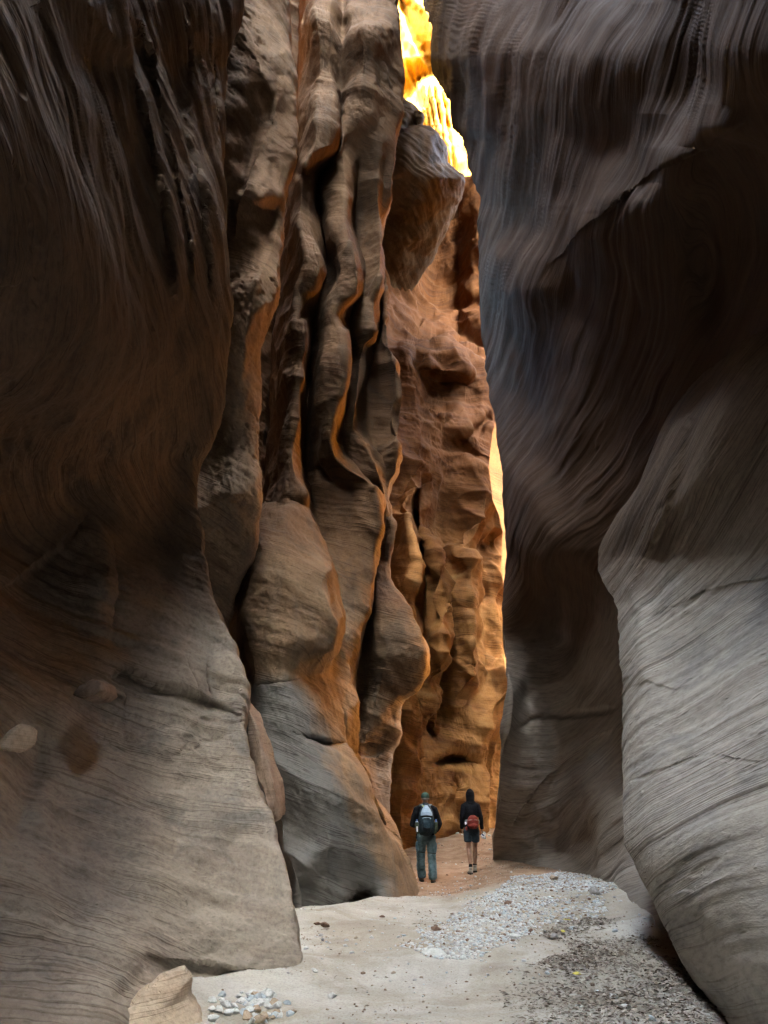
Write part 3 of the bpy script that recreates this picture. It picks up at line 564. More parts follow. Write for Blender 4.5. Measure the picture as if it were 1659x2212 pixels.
# ------------------------------------------------------------------ unseen walls and roofs added to block or bounce light
def unseen_wall(pts, z0, z1, label, mat, seed, nz=60, nsub=14, lumpa=0.5):
    pts = np.array(pts, float)
    k = np.arange(len(pts)); t = np.linspace(0, len(pts)-1, (len(pts)-1)*nsub+1)
    x = np.interp(t, k, pts[:, 0]); y = np.interp(t, k, pts[:, 1])
    zz = np.linspace(z1, z0, nz)
    P = np.stack([np.repeat(x[None], nz, 0), np.repeat(y[None], nz, 0), np.repeat(zz[:, None], len(x), 1)], -1)
    n = grid_normals(P)
    P = P + n*(lumpa*fbm(P[..., 0]*0.3, P[..., 1]*0.3, P[..., 2]*0.25, 4, seed))[..., None]
    o = grid_mesh("canyon_wall", P, {"bed": P[..., 2]+0.2*P[..., 0]}, mat)
    return tag(o, label, "canyon wall", "structure")
unseen_wall([(-5.5, 29), (-5.5, 24), (-6, 18), (-8, 15), (-9, 10), (-10, -2), (-9, -14)], -1, 52, "added unseen tall wall on the left, blocking sun", FAR, 51)  # added out of view to stop sun coming over the left side
unseen_wall([(-12, -13), (-2, -15), (6, -14), (12, -12)], -1, 26, "added unseen wall shutting out light behind the photographer", FAR, 53)  # added so no level light enters from behind the camera
unseen_wall([(3.3, 19.7), (4.7, 21.2), (6.5, 21.8), (9.1, 21.6)], -1, 46, "added unseen wall at the turn, keeping sun off the back wall", FAR, 59, 90)  # added sun blocker, direct light misses the visible back wall
unseen_wall([(9.0, 21.7), (13, 20.5), (18, 20)], -1, 19, "added unseen low wall round the bend, limiting the sun", GLOW, 55)  # added lower edge of the sun opening, out of view
unseen_wall([(8.0, 21.2), (14, 20.2), (21, 19.6)], 35, 50, "added unseen upper wall narrowing the light opening round the bend", FAR, 61, 24)  # added upper blocker, lets sun pass with less sky
unseen_wall([(6, 33), (11, 35), (16, 33), (19, 28), (18, 20)], -1, 36, "added unseen sunlit wall round the bend, bouncing orange light", GLOW, 57)  # added reflector, sends warm sun bounce onto the fins

_cx, _cy = np.meshgrid(np.linspace(-7, 4.6, 40), np.linspace(19.5, 30, 36))
_cz = 48.0 + 1.2*fbm(_cx*0.4, _cy*0.4, 0*_cx, 3, 91)
tag(grid_mesh("canyon_wall", np.stack([_cx, _cy, _cz], -1), {"bed": _cz}, FAR), "added unseen roof cutting sky light on the back wall", "canyon wall", "structure")  # added cap, out of view, darkens the back wall from above

_cx, _cy = np.meshgrid(np.linspace(4.4, 21, 50), np.linspace(12, 33, 50))
_cz = 48.0 + 1.2*fbm(_cx*0.4, _cy*0.4, 0*_cx, 3, 93)
tag(grid_mesh("canyon_wall", np.stack([_cx, _cy, _cz], -1), {"bed": _cz}, FAR), "added unseen roof cutting sky light round the bend", "canyon wall", "structure")  # added lid, out of view, leaves mostly sun bounce below

# ------------------------------------------------------------------ ground
def crest(x):
    return 13.5 + 0.45*x + 0.5*np.clip(x-1.6, 0, 3)
def gz(x, y):
    x = np.asarray(x, float); y = np.asarray(y, float)
    z = 0.05*fbm(x*0.45, y*0.45, 0*x, 3, 71)
    bank = np.clip((x-1.0)/1.5, 0, 1)*np.exp(-((y-12.0)/4.2)**2)*0.22
    rise = np.clip((y-17.5)/10, 0, 1)**1.3*0.45
    t = np.clip((y-crest(x)+0.35*noise3(x*1.1, y*1.1, 0*x, 79))/0.5, 0, 1)
    z = z + 0.014*fbm(x*1.8, y*1.8, 0*x+7, 4, 75, 0.6) + bank + rise - 0.10*t*t*(3-2*t)*np.clip((2.4-x)/0.8, 0, 1) + 0.012*fbm(x*3, y*3, 0*x+3, 3, 73)
    z = z + 0.20*np.clip((-x-0.9)/1.2, 0, 1)*np.clip((9-y)/3, 0, 1)
    for line, hh, rr in (([(-2.4, 5.0), (-1.65, 7.6), (-0.85, 8.5)], 0.10, 0.45), ([(-1.5, 11.6), (-0.6, 12.3), (0.1, 13.6), (0.5, 15.0)], 0.07, 0.4),
                         ([(3.6, 12.0), (3.5, 15.0), (3.4, 17.0), (2.7, 19.5)], 0.10, 0.5), ([(-0.6, 21), (0.3, 23.5), (2.2, 25.4), (3.0, 27)], 0.14, 0.6)):
        dd_, _, _ = polydist(x, y, line)
        z = z + hh*np.exp(-(dd_/rr)**1.3)*(0.8+0.5*noise3(x*1.7, y*1.7, 0*x, 83))
    z = z - 0.12*np.clip((x-1.9)/1.0, 0, 1)*np.clip((9.5-y)/3, 0, 1)
    return z
def ground_hit(px, py):
    rx, rz = ray(px, py); d = 12.0
    for _ in range(12): d = float((gz(rx*d, d)-CAMZ)/rz)
    return Vector((rx*d, d, float(gz(rx*d, d))))
def axis(segs):
    out = []
    for a, b, s in segs: out.append(np.arange(a, b, s*Q))
    return np.concatenate(out+[np.array([segs[-1][1]])])
gx = axis([(-16, -4, 0.6), (-4, 5, 0.03), (5, 30, 0.5)]); gy = axis([(-16, 4, 0.6), (4, 12, 0.03), (12, 20, 0.05), (20, 32, 0.12), (32, 48, 0.6)])
GX, GY = np.meshgrid(gx, gy)
GZ = gz(GX, GY) + 0.008*fbm(GX*8, GY*8, 0*GX, 4, 77, 0.6)

def ground_mat():
    m = bpy.data.materials.new("canyon_sand"); m.use_nodes = True; nt = m.node_tree; nt.nodes.clear()
    out = nd(nt, 'ShaderNodeOutputMaterial'); bs = nd(nt, 'ShaderNodeBsdfPrincipled'); lk(nt, bs.outputs[0], out.inputs[0])
    bs.inputs['Roughness'].default_value = 0.95; bs.inputs['Specular IOR Level'].default_value = 0.15
    geo = nd(nt, 'ShaderNodeNewGeometry'); pos = geo.outputs['Position']
    sand = ramp(nt, noisen(nt, pos, 1.3, 5, 0.6, 0.4), [(0.32, (0.42, 0.385, 0.335)), (0.5, (0.52, 0.49, 0.44)), (0.68, (0.58, 0.555, 0.51))])
    dust = ramp(nt, noisen(nt, pos, 0.55, 5, 0.7, 0.8), [(0.42, (0.78, 0.72, 0.65)), (0.58, (1, 1, 1))])
    sand = mix(nt, 0.9, sand, dust, 'MULTIPLY')
    red = ramp(nt, noisen(nt, pos, 2.2, 6, 0.7), [(0.3, (0.24, 0.145, 0.09)), (0.6, (0.40, 0.27, 0.185)), (0.75, (0.5, 0.38, 0.29))])
    sep = nd(nt, 'ShaderNodeSeparateXYZ'); lk(nt, pos, sep.inputs[0])
    far = mathn(nt, 'ADD', mathn(nt, 'SUBTRACT', sep.outputs[1], mathn(nt, 'MULTIPLY', sep.outputs[0], 0.5)), mathn(nt, 'MULTIPLY', noisen(nt, pos, 1.4, 5, 0.65), 2.2))
    fr = nd(nt, 'ShaderNodeMapRange'); fr.inputs[1].default_value = 14.2; fr.inputs[2].default_value = 15.4; lk(nt, far, fr.inputs[0])
    col = mix(nt, fr.outputs[0], sand, red)
    gr = noisen(nt, pos, 45.0, 5, 0.75)
    col = mix(nt, 0.7, col, ramp(nt, gr, [(0.30, (0.55, 0.52, 0.5)), (0.5, (1, 1, 1)), (0.75, (1.2, 1.2, 1.2))]), 'MULTIPLY')
    lk(nt, col, bs.inputs['Base Color'])
    hgt = mathn(nt, 'ADD', noisen(nt, pos, 9.0, 8, 0.7), mathn(nt, 'MULTIPLY', noisen(nt, pos, 60.0, 4, 0.7), 0.35))
    bp = nd(nt, 'ShaderNodeBump'); bp.inputs['Strength'].default_value = 0.6; bp.inputs['Distance'].default_value = 0.05
    lk(nt, hgt, bp.inputs['Height']); lk(nt, bp.outputs[0], bs.inputs['Normal'])
    return m
ground = grid_mesh("ground", np.stack([GX, GY, GZ], -1), None, ground_mat(), flip=True)
tag(ground, "pale dusty sand floor of the slot canyon with a trodden path", "ground", "structure")

# ------------------------------------------------------------------ plain materials with a little unevenness
def stuff_mat(name, c1, c2, rough=0.8, scale=20.0, bump=0.2, bdist=0.01, spec=0.3):
    m = bpy.data.materials.new(name); m.use_nodes = True; nt = m.node_tree; nt.nodes.clear()
    out = nd(nt, 'ShaderNodeOutputMaterial'); bs = nd(nt, 'ShaderNodeBsdfPrincipled'); lk(nt, bs.outputs[0], out.inputs[0])
    bs.inputs['Roughness'].default_value = rough; bs.inputs['Specular IOR Level'].default_value = spec
    tc = nd(nt, 'ShaderNodeTexCoord'); oi = nd(nt, 'ShaderNodeObjectInfo')
    v = nd(nt, 'ShaderNodeVectorMath', operation='ADD'); lk(nt, tc.outputs['Object'], v.inputs[0])
    r = nd(nt, 'ShaderNodeVectorMath', operation='SCALE'); r.inputs[0].default_value = (17, 31, 9); lk(nt, oi.outputs['Random'], r.inputs['Scale']); lk(nt, r.outputs[0], v.inputs[1])
    n = noisen(nt, v.outputs[0], scale, 5, 0.65)
    lk(nt, ramp(nt, n, [(0.35, c1), (0.65, c2)]), bs.inputs['Base Color'])
    bp = nd(nt, 'ShaderNodeBump'); bp.inputs['Strength'].default_value = bump; bp.inputs['Distance'].default_value = bdist
    lk(nt, noisen(nt, v.outputs[0], scale*2.5, 6, 0.7), bp.inputs['Height']); lk(nt, bp.outputs[0], bs.inputs['Normal'])
    return m

def obj(name, me, mat=None, parent=None):
    o = bpy.data.objects.new(name, me); COL.objects.link(o)
    if mat and not me.materials: me.materials.append(mat)
    if parent: o.parent = parent
    return o
def empty(name, loc, rz=0):
    o = bpy.data.objects.new(name, None); COL.objects.link(o); o.location = loc; o.rotation_euler = (0, 0, rz); o.empty_display_size = 0.1
    return o

# ------------------------------------------------------------------ stones
rng = random.Random(5)
def stone_mesh(seed, sub=3, flat=0.6, rough=0.22, angular=0.5):
    bm = bmesh.new(); bmesh.ops.create_icosphere(bm, subdivisions=sub, radius=0.5)
    r = random.Random(seed)
    planes = [(Vector((r.uniform(-1, 1), r.uniform(-1, 1), r.uniform(-1, 1))).normalized(), r.uniform(0.22, 0.36)) for _ in range(13)]
    co = np.array([v.co[:] for v in bm.verts])
    nz = fbm(co[:, 0]*2.2+seed*3.1, co[:, 1]*2.2, co[:, 2]*2.2, 3, seed)
    for v, n in zip(bm.verts, nz):
        c = v.co*(1+rough*float(n))
        for p, d in planes:
            e = c.dot(p)-d
            if e > 0: c -= p*e*min(1.0, angular*1.9+0.35)
        v.co = Vector((c.x, c.y*0.9, c.z*flat))
    me = bpy.data.meshes.new("stone"); bm.to_mesh(me); bm.free()
    me.polygons.foreach_set("use_smooth", np.ones(len(me.polygons), bool)); me.update()
    return me
STONE_COL = {
    'white': stuff_mat("pale_stone", (0.50, 0.50, 0.48), (0.74, 0.74, 0.72), 0.85, 6, 0.5, 0.02),
    'tan': stuff_mat("tan_stone", (0.34, 0.25, 0.17), (0.50, 0.40, 0.30), 0.85, 6, 0.5, 0.02),
    'brown': stuff_mat("brown_stone", (0.13, 0.075, 0.05), (0.26, 0.165, 0.12), 0.85, 6, 0.5, 0.02),
    'grey': stuff_mat("grey_stone", (0.25, 0.23, 0.225), (0.42, 0.40, 0.39), 0.85, 6, 0.5, 0.02),
    'blue': stuff_mat("bluish_stone", (0.36, 0.42, 0.46), (0.55, 0.60, 0.63), 0.8, 6, 0.5, 0.02),
}
SM = {}
for cname, mat in STONE_COL.items():
    for k in range(4):
        me = stone_mesh(11*k+len(cname), 3, 0.5+0.12*k, 0.25, 0.35+0.15*k); me.materials.append(mat); SM[cname, k] = me
def stone(px, py, wpx, colr, label=None, group=None, hgt=1.0, k=None, name="stone", sink=0.25, long=1.0, cat="stone", rz=None):
    p = ground_hit(px, py); w = wpx*p.y/1780.0
    me = SM[colr, rng.randrange(4) if k is None else k]
    o = bpy.data.objects.new(name, me); COL.objects.link(o)
    o.scale = (w*1.15*long, w*1.1, w*1.1*hgt); o.rotation_euler = (rng.uniform(-.2, .2), rng.uniform(-.2, .2), rng.uniform(0, 6.28) if rz is None else rz)
    o.location = (p.x, p.y+w*0.3, p.z + w*0.55*hgt*(0.55-sink))
    tag(o, label or "small loose stone lying on the canyon floor", cat, None, group)
    return o
named = [
    (942, 2066, 52, 'white', "broad flat white stone lying in the middle of the pale sand", 0.55),
    (702, 2004, 30, 'brown', "dark brown stone on the sand by the foot of the left wall", 0.8),
    (684, 1999, 20, 'brown', "smaller dark stone left of the dark brown stone by the left wall", 0.8),
    (943, 2011, 24, 'brown', "brown lump half buried where sand meets gravel, below the left hiker", 0.8),
    (1098, 1955, 22, 'brown', "reddish brown stone on the pale gravel, below the hooded hiker", 0.8),
    (1148, 2014, 17, 'brown', "small red-brown stone just right of the white stone on the gravel", 0.9),
    (1114, 2028, 26, 'white', "white rounded stone on the gravel beside the red-brown stone", 0.75),
    (1201, 2030, 24, 'grey', "grey rounded stone at the upper edge of the leaf litter", 0.9),
    (1235, 2009, 21, 'blue', "flat bluish stone at the top of the leaf litter", 0.5),
    (1331, 2014, 22, 'blue', "flat pale bluish stone beside the shaded foot of the right wall", 0.5),
    (1197, 1901, 22, 'tan', "tan boulder topmost on the gravel bank", 0.95),
    (1290, 1937, 34, 'grey', "large grey stone at the gravel's edge under the right wall", 0.9),
    (1172, 1900, 17, 'tan', "tan stone just left of the topmost tan boulder", 0.8),
    (975, 2070, 13, 'brown', "tiny reddish stone against the broad flat white stone", 0.8),
    (1328, 2157, 24, 'white', "white stone in the leaf litter, upper one of the pair at the lower right", 0.7),
    (1352, 2180, 34, 'white', "long white stone in the leaf litter near the right wall's shadow", 0.6),
    (1408, 2206, 26, 'blue', "pale bluish stone at the bottom edge below the right wall", 0.7),
    (1254, 2178, 20, 'white', "small white stone in the leaf litter left of the long white stone", 0.7),
    (1045, 1992, 20, 'white', "low white stone on the sand between the brown lump and gravel", 0.6),
    (826, 1982, 15, 'brown', "dark chip of rock on the sand below the left wall's undercut", 0.7),
    (680, 2101, 18, 'white', "small pale stone at the corner of the left wall's foot", 0.8),
    (545, 2158, 42, 'white', "biggest white rock of the rubble at the left wall's foot", 0.85),
    (455, 2165, 28, 'white', "white rock of the rubble beside the tilted slab", 0.8),
    (502, 2178, 26, 'white', "white rock of the rubble between the biggest one and the slab", 0.8),
    (592, 2172, 28, 'tan', "tan rock of the rubble at the left wall's foot", 0.8),
]
for px, py, w, c, lab, hg in named:
    stone(px, py, w, c, lab, None, hg)
for i in range(70):      # rubble at the foot of the left wall
    px = rng.gauss(560, 48); py = 2168 + rng.uniform(-14, 44)
    if px < 450: px = 450+rng.random()*60
    stone(px, py, rng.uniform(10, 32), rng.choice(['white', 'white', 'white', 'tan', 'blue']), "small pale rubble stone heaped at the foot of the left wall", "rubble stones at the foot of the left wall")
def in_poly(x, y, poly):
    c = False; j = len(poly)-1
    for i in range(len(poly)):
        xi, yi = poly[i]; xj, yj = poly[j]
        if (yi > y) != (yj > y) and x < (xj-xi)*(y-yi)/(yj-yi)+xi: c = not c
        j = i
    return c
BANK = [(1110, 1895), (1200, 1885), (1275, 1890), (1310, 1950), (1290, 1990), (1200, 2000), (1130, 2040), (1010, 2060), (880, 2050), (930, 1990), (1020, 1960)]
LITTER = [(1230, 1995), (1340, 1985), (1410, 2060), (1490, 2150), (1570, 2270), (1210, 2270), (1070, 2240), (1130, 2150), (1190, 2060)]
n = 0
while n < 130:
    px, py = rng.uniform(880, 1320), rng.uniform(1885, 2060)
    if not in_poly(px, py, BANK): continue
    t = (py-1885)/170.0
    if rng.random() > 0.35+0.65*(px-880)/420: continue
    stone(px, py, rng.choice([6, 7, 8, 9, 11, 13])*(0.8+0.5*t), rng.choice(['white', 'white', 'white', 'grey', 'blue', 'tan']), "small pale pebble among many on the gravel bank", "pebbles on the gravel bank", 0.75, name="pebble", cat="pebble")
    n += 1
for i in range(34):      # stray stones on the path behind the hikers and over the sand
    px = rng.uniform(850, 1060); py = rng.uniform(1812, 1905)
    stone(px, py, rng.uniform(3, 8), rng.choice(['tan', 'tan', 'brown', 'white']), "small stone strewn along the reddish path by the hikers", "stones along the path", 0.7)
for i in range(30):
    px = rng.uniform(690, 1100); py = rng.uniform(2000, 2210)
    stone(px, py, rng.uniform(4, 9), rng.choice(['tan', 'brown', 'white', 'grey']), "small chip of stone lying on the pale near sand", "chips on the near sand", 0.6)
for i in range(22):      # pale lumps along the foot of the lit back wall
    px = rng.choice([rng.uniform(955, 1000), rng.uniform(1050, 1075), rng.uniform(860, 960)]); py = rng.uniform(1796, 1812)
    stone(px, py, rng.uniform(6, 13), rng.choice(['tan', 'tan', 'white']), "pale lump of fallen rock along the foot of the glowing back wall", "fallen rocks at the back wall", 0.8)

def scatter_mesh(name, pts, maker, mat):
    """one mesh made of many tiny pieces nobody could count"""
    vs, fs, off = [], [], 0
    for p in pts:
        v, f = maker(p)
        vs.append(v); fs.append(f+off); off += len(v)
    V = np.concatenate(vs); Fc = np.concatenate(fs)
    me = bpy.data.meshes.new(name); k = Fc.shape[1]
    me.vertices.add(len(V)); me.vertices.foreach_set("co", V.reshape(-1).astype(np.float32))
    me.loops.add(len(Fc)*k); me.loops.foreach_set("vertex_index", Fc.reshape(-1).astype(np.int32))
    me.polygons.add(len(Fc)); me.polygons.foreach_set("loop_start", np.arange(0, len(Fc)*k, k, dtype=np.int32))
    me.update(calc_edges=True)
    return obj(name, me, mat)
def piece_mat(name, stops, rough=0.85):
    m = bpy.data.materials.new(name); m.use_nodes = True; nt = m.node_tree; nt.nodes.clear()
    out = nd(nt, 'ShaderNodeOutputMaterial'); bs = nd(nt, 'ShaderNodeBsdfPrincipled'); lk(nt, bs.outputs[0], out.inputs[0])
    bs.inputs['Roughness'].default_value = rough; bs.inputs['Specular IOR Level'].default_value = 0.2
    g = nd(nt, 'ShaderNodeNewGeometry')
    c = ramp(nt, g.outputs['Random Per Island'], stops, 'CONSTANT')
    c = mix(nt, 0.6, c, ramp(nt, noisen(nt, g.outputs['Position'], 40, 4, 0.7), [(0.3, (0.6, 0.6, 0.6)), (0.7, (1.2, 1.2, 1.2))]), 'MULTIPLY')
    lk(nt, c, bs.inputs['Base Color']); return m
_ico = bmesh.new(); bmesh.ops.create_icosphere(_ico, subdivisions=1, radius=0.5)
ICO_V = np.array([v.co[:] for v in _ico.verts]); ICO_F = np.array([[v.index for v in f.verts] for f in _ico.faces]); _ico.free()
nr = np.random.default_rng(3)
def pebble(p):
    pos, w = p
    v = ICO_V*(1+nr.uniform(-0.25, 0.25, (len(ICO_V), 1)))*np.array([1, nr.uniform(0.6, 1), nr.uniform(0.4, 0.75)])*w
    a = nr.uniform(0, 6.28); c, s_ = math.cos(a), math.sin(a)
    v = v @ np.array([[c, s_, 0], [-s_, c, 0], [0, 0, 1]])
    return v+np.array(pos)+np.array([0, 0, w*0.12]), ICO_F
def GZI(x, y):                                    # ground height read off the built sheet
    i = np.clip(np.searchsorted(gx, x)-1, 0, len(gx)-2); j = np.clip(np.searchsorted(gy, y)-1, 0, len(gy)-2)
    u = (x-gx[i])/(gx[i+1]-gx[i]); v = (y-gy[j])/(gy[j+1]-gy[j])
    return (GZ[j, i]*(1-u)+GZ[j, i+1]*u)*(1-v)+(GZ[j+1, i]*(1-u)+GZ[j+1, i+1]*u)*v
def spread(count, x0, x1, y0, y1, dens, sizes):
    out = []; got = 0
    while got < count:
        x = nr.uniform(x0, x1, 20000); y = nr.uniform(y0, y1, 20000)
        k = nr.random(20000) < dens(x, y); x, y = x[k], y[k]
        z = GZI(x, y); w = nr.choice(sizes, len(x)); got += len(x)
        out += list(zip(np.stack([x, y, z], 1), w))
    return out[:count]
def polys(x, y, poly):
    c = np.zeros(len(x), bool); j = len(poly)-1
    for i in range(len(poly)):
        xi, yi = poly[i]; xj, yj = poly[j]
        with np.errstate(divide='ignore', invalid='ignore'):
            c ^= ((yi > y) != (yj > y)) & (x < (xj-xi)*(y-yi)/(yj-yi)+xi)
        j = i
    return c
def n2(x, y, f, sd): return noise3(x*f, y*f, 0*x+0.5, sd)
def wpoly(poly):
    out = []
    for q in poly:
        g = ground_hit(*q); out.append((g.x, g.y))
    return out
BANKW, LITW = wpoly(BANK), wpoly(LITTER)
def bank_d(x, y):
    jx = x+0.35*n2(x, y, 1.2, 8); jy = y+0.6*n2(x, y, 1.2, 9)
    return polys(jx, jy, BANKW)*np.clip(0.5+1.2*n2(x, y, 1.3, 5), 0.05, 1)+0.02*np.clip(0.4+1.5*n2(x, y, 0.8, 6), 0, 1)
g1 = scatter_mesh("gravel", spread(7000, -1.5, 3.9, 7.2, 18, bank_d, [0.018, 0.022, 0.028, 0.035, 0.042, 0.06]), pebble,
                  piece_mat("gravel_stones", [(0, (0.60, 0.60, 0.59)), (0.34, (0.72, 0.72, 0.71)), (0.58, (0.46, 0.45, 0.44)), (0.70, (0.46, 0.38, 0.30)), (0.80, (0.56, 0.61, 0.64)), (0.94, (0.24, 0.16, 0.12))]))
tag(g1, "pale gravel spread over the bank in front of the hooded hiker", "gravel", "stuff")
def sparse_d(x, y):
    return np.clip(0.05+0.9*n2(x, y, 0.9, 15), 0.02, 1)*np.clip(0.3+y/14, 0, 1)
g2 = scatter_mesh("grit", spread(4500, -2.2, 3.2, 6.2, 24, sparse_d, [0.01, 0.012, 0.016, 0.02, 0.028]), pebble,
                  piece_mat("grit_stones", [(0, (0.40, 0.32, 0.25)), (0.4, (0.22, 0.15, 0.11)), (0.6, (0.56, 0.52, 0.47)), (0.85, (0.30, 0.22, 0.17))]))
tag(g2, "fine grit sprinkled over the sand of the canyon floor", "grit", "stuff")
def leaf(p):
    pos, w = p
    L = w*nr.uniform(0.8, 1.5); W = w*nr.uniform(0.25, 0.5); c = nr.uniform(0.05, 0.35)*w
    v = np.array([[-L/2, 0, 0], [-L*0.1, -W/2, c], [L/2, 0, nr.uniform(0, c)], [-L*0.1, W/2, c*nr.uniform(0.2, 1.4)]])
    a = nr.uniform(0, 6.28); t = nr.uniform(-0.6, 0.6); ca, sa = math.cos(a), math.sin(a); ct, st = math.cos(t), math.sin(t)
    v = v @ np.array([[1, 0, 0], [0, ct, st], [0, -st, ct]]) @ np.array([[ca, sa, 0], [-sa, ca, 0], [0, 0, 1]])
    return v+np.array(pos)+np.array([0, 0, 0.008+nr.uniform(0, 0.02)]), np.array([[0, 1, 2, 3]])
def lit_d(x, y):
    jx = x+0.45*n2(x, y, 0.9, 18)+0.2*n2(x, y, 3, 19); jy = y+0.5*n2(x, y, 0.9, 20)
    soft = np.clip((x-0.55-0.12*(y-6.5))/0.9, 0, 1)**1.5
    return polys(jx, jy, LITW)*np.clip(0.45+1.1*n2(x, y, 1.1, 25), 0.05, 1)*soft + 0.012*np.clip(n2(x, y, 0.7, 27), 0, 1)
g3 = scatter_mesh("leaf_litter", spread(13000, -1.2, 3.6, 5.9, 13, lit_d, [0.014, 0.018, 0.024, 0.03, 0.04, 0.055]), leaf,
                  piece_mat("dry_leaves", [(0, (0.10, 0.075, 0.055)), (0.18, (0.20, 0.155, 0.12)), (0.40, (0.33, 0.28, 0.23)), (0.62, (0.25, 0.21, 0.175)), (0.80, (0.44, 0.395, 0.34))]))
tag(g3, "brown dry leaves and bark littering the shaded gravel at lower right", "leaf litter", "stuff")
YEL = stuff_mat("yellow_leaf", (0.55, 0.46, 0.06), (0.70, 0.62, 0.12), 0.6, 20)
for px, py, lab in ((1226, 1993, "yellow fallen leaf just above the flat bluish stone"), (1247, 2112, "yellow fallen leaf in the middle of the leaf litter"), (1216, 2018, "pale yellow leaf beside the grey rounded stone")):
    p = ground_hit(px, py); bm = bmesh.new()
    pts = [(-.05, 0, .0), (-.03, -.022, .012), (.01, -.026, .016), (.055, 0, .02), (.01, .026, .012), (-.03, .022, .006)]
    top = [bm.verts.new((a, b, c+0.004)) for a, b, c in pts]; bot = [bm.verts.new((a, b, c)) for a, b, c in pts]
    bm.faces.new(top); bm.faces.new(bot[::-1])
    for i in range(6): bm.faces.new((top[i], bot[i], bot[(i+1) % 6], top[(i+1) % 6]))
    me = bpy.data.meshes.new("leaf"); bm.to_mesh(me); bm.free()
    o = obj("fallen_leaf", me, YEL); o.location = p+Vector((0, 0, 0.02)); o.rotation_euler = (0.35, 0.1, rng.uniform(0, 6)); tag(o, lab, "leaf")

# ------------------------------------------------------------------ blocks cut from outlines, with real thickness
def block(name, pts, thick, mat, label, cat, noise_amp=0.03, seed=3, back=0.75, sub=4, lean=(0, 0, 0), bev=0.12):
    """pts [(px, py, d)] front outline; the block reaches `thick` metres further back, its back face smaller"""
    front = [at(*p) for p in pts]; c = sum(front, Vector())/len(front)
    bm = bmesh.new()
    rings = [(0.0, 1-bev), (bev*thick, 1.0), (thick*0.6, 0.97), (thick, back)]
    vr = []
    for dy, sc in rings:
        vr.append([bm.verts.new(c+(p-c)*sc+Vector((lean[0]*dy, dy, lean[2]*dy))) for p in front])
    n = len(front)
    for a, b in zip(vr[:-1], vr[1:]):
        for i in range(n): bm.faces.new((a[i], a[(i+1) % n], b[(i+1) % n], b[i]))
    for ring, fl in ((vr[0], False), (vr[-1], True)):
        cv = bm.verts.new(sum((v.co for v in ring), Vector())/n + Vector((0, -0.02 if not fl else 0.02, 0)))
        for i in range(n):
            f = (cv, ring[(i+1) % n], ring[i]); bm.faces.new(f if not fl else f[::-1])
    bmesh.ops.recalc_face_normals(bm, faces=bm.faces)
    bmesh.ops.subdivide_edges(bm, edges=bm.edges[:], cuts=sub, use_grid_fill=True)
    bm.normal_update()
    co = np.array([v.co[:] for v in bm.verts])
    nz = noise_amp*fbm(co[:, 0]*3, co[:, 1]*3, co[:, 2]*3, 4, seed)
    for v, k in zip(bm.verts, nz): v.co += v.normal*float(k)
    me = bpy.data.meshes.new(name); bm.to_mesh(me); bm.free()
    me.polygons.foreach_set("use_smooth", np.ones(len(me.polygons), bool))
    at_ = me.attributes.new("bed", 'FLOAT', 'POINT')
    cz = np.array([v.co.z for v in me.vertices]); at_.data.foreach_set("value", cz.astype(np.float32))
    o = obj(name, me, mat); tag(o, label, cat); return o
TANROCK = rock_mat("fallen_sandstone", (0.34, 0.23, 0.15), (0.48, 0.37, 0.27), (0.56, 0.48, 0.39), (0.30, 0.24, 0.19), 9.0, 0.2, 0.05, 0.5)
PINKROCK = rock_mat("pinkish_sandstone", (0.20, 0.13, 0.095), (0.33, 0.235, 0.175), (0.40, 0.31, 0.24), (0.17, 0.13, 0.11), 6.0, 0.4, 0.2, 0.5)
block("rock_slab", [(150, 2260, 5.5), (215, 2203, 5.7), (275, 2168, 5.9), (320, 2128, 6.1), (365, 2098, 6.25), (404, 2084, 6.4), (421, 2104, 6.4), (424, 2146, 6.4), (442, 2172, 6.4), (454, 2228, 6.3), (430, 2300, 5.9), (220, 2330, 5.5)],
      0.8, TANROCK, "tilted tan slab with layered edges leaning at the left wall's foot, bottom left", "rock", 0.035, 5, 0.8, 6, (-0.45, 0, -0.25))
block("wedged_rock", [(531, 1510, 10.6), (547, 1545, 10.5), (557, 1570, 10.45), (573, 1630, 10.4), (594, 1690, 10.3), (602, 1726, 10.25), (597, 1768, 10.2), (584, 1772, 10.25), (570, 1715, 10.3), (545, 1672, 10.4), (532, 1600, 10.5)],
      0.9, PINKROCK, "long pinkish rock wedged upright in the crack beside the left wall", "rock", 0.05, 8, 0.9, 6)
p_l = at(187, 1492, 7.45)
block("ledge_rock", [(152, 1500, 7.15), (168, 1478, 7.2), (200, 1466, 7.2), (220, 1472, 7.2), (222, 1490, 7.15), (205, 1506, 7.1), (180, 1511, 7.1), (162, 1506, 7.1)],
      0.5, PINKROCK, "rounded tan rock resting on a ledge of the left wall", "rock", 0.03, 9, 0.8, 5)
block("rock_flake", [(-14, 1604, 5.1), (20, 1574, 5.2), (40, 1562, 5.25), (44, 1566, 5.25), (36, 1604, 5.2), (18, 1626, 5.1), (-14, 1620, 5.05)],
      0.3, TANROCK, "pointed pale flake of rock sticking out at the left edge", "rock", 0.02, 12, 0.8, 4)

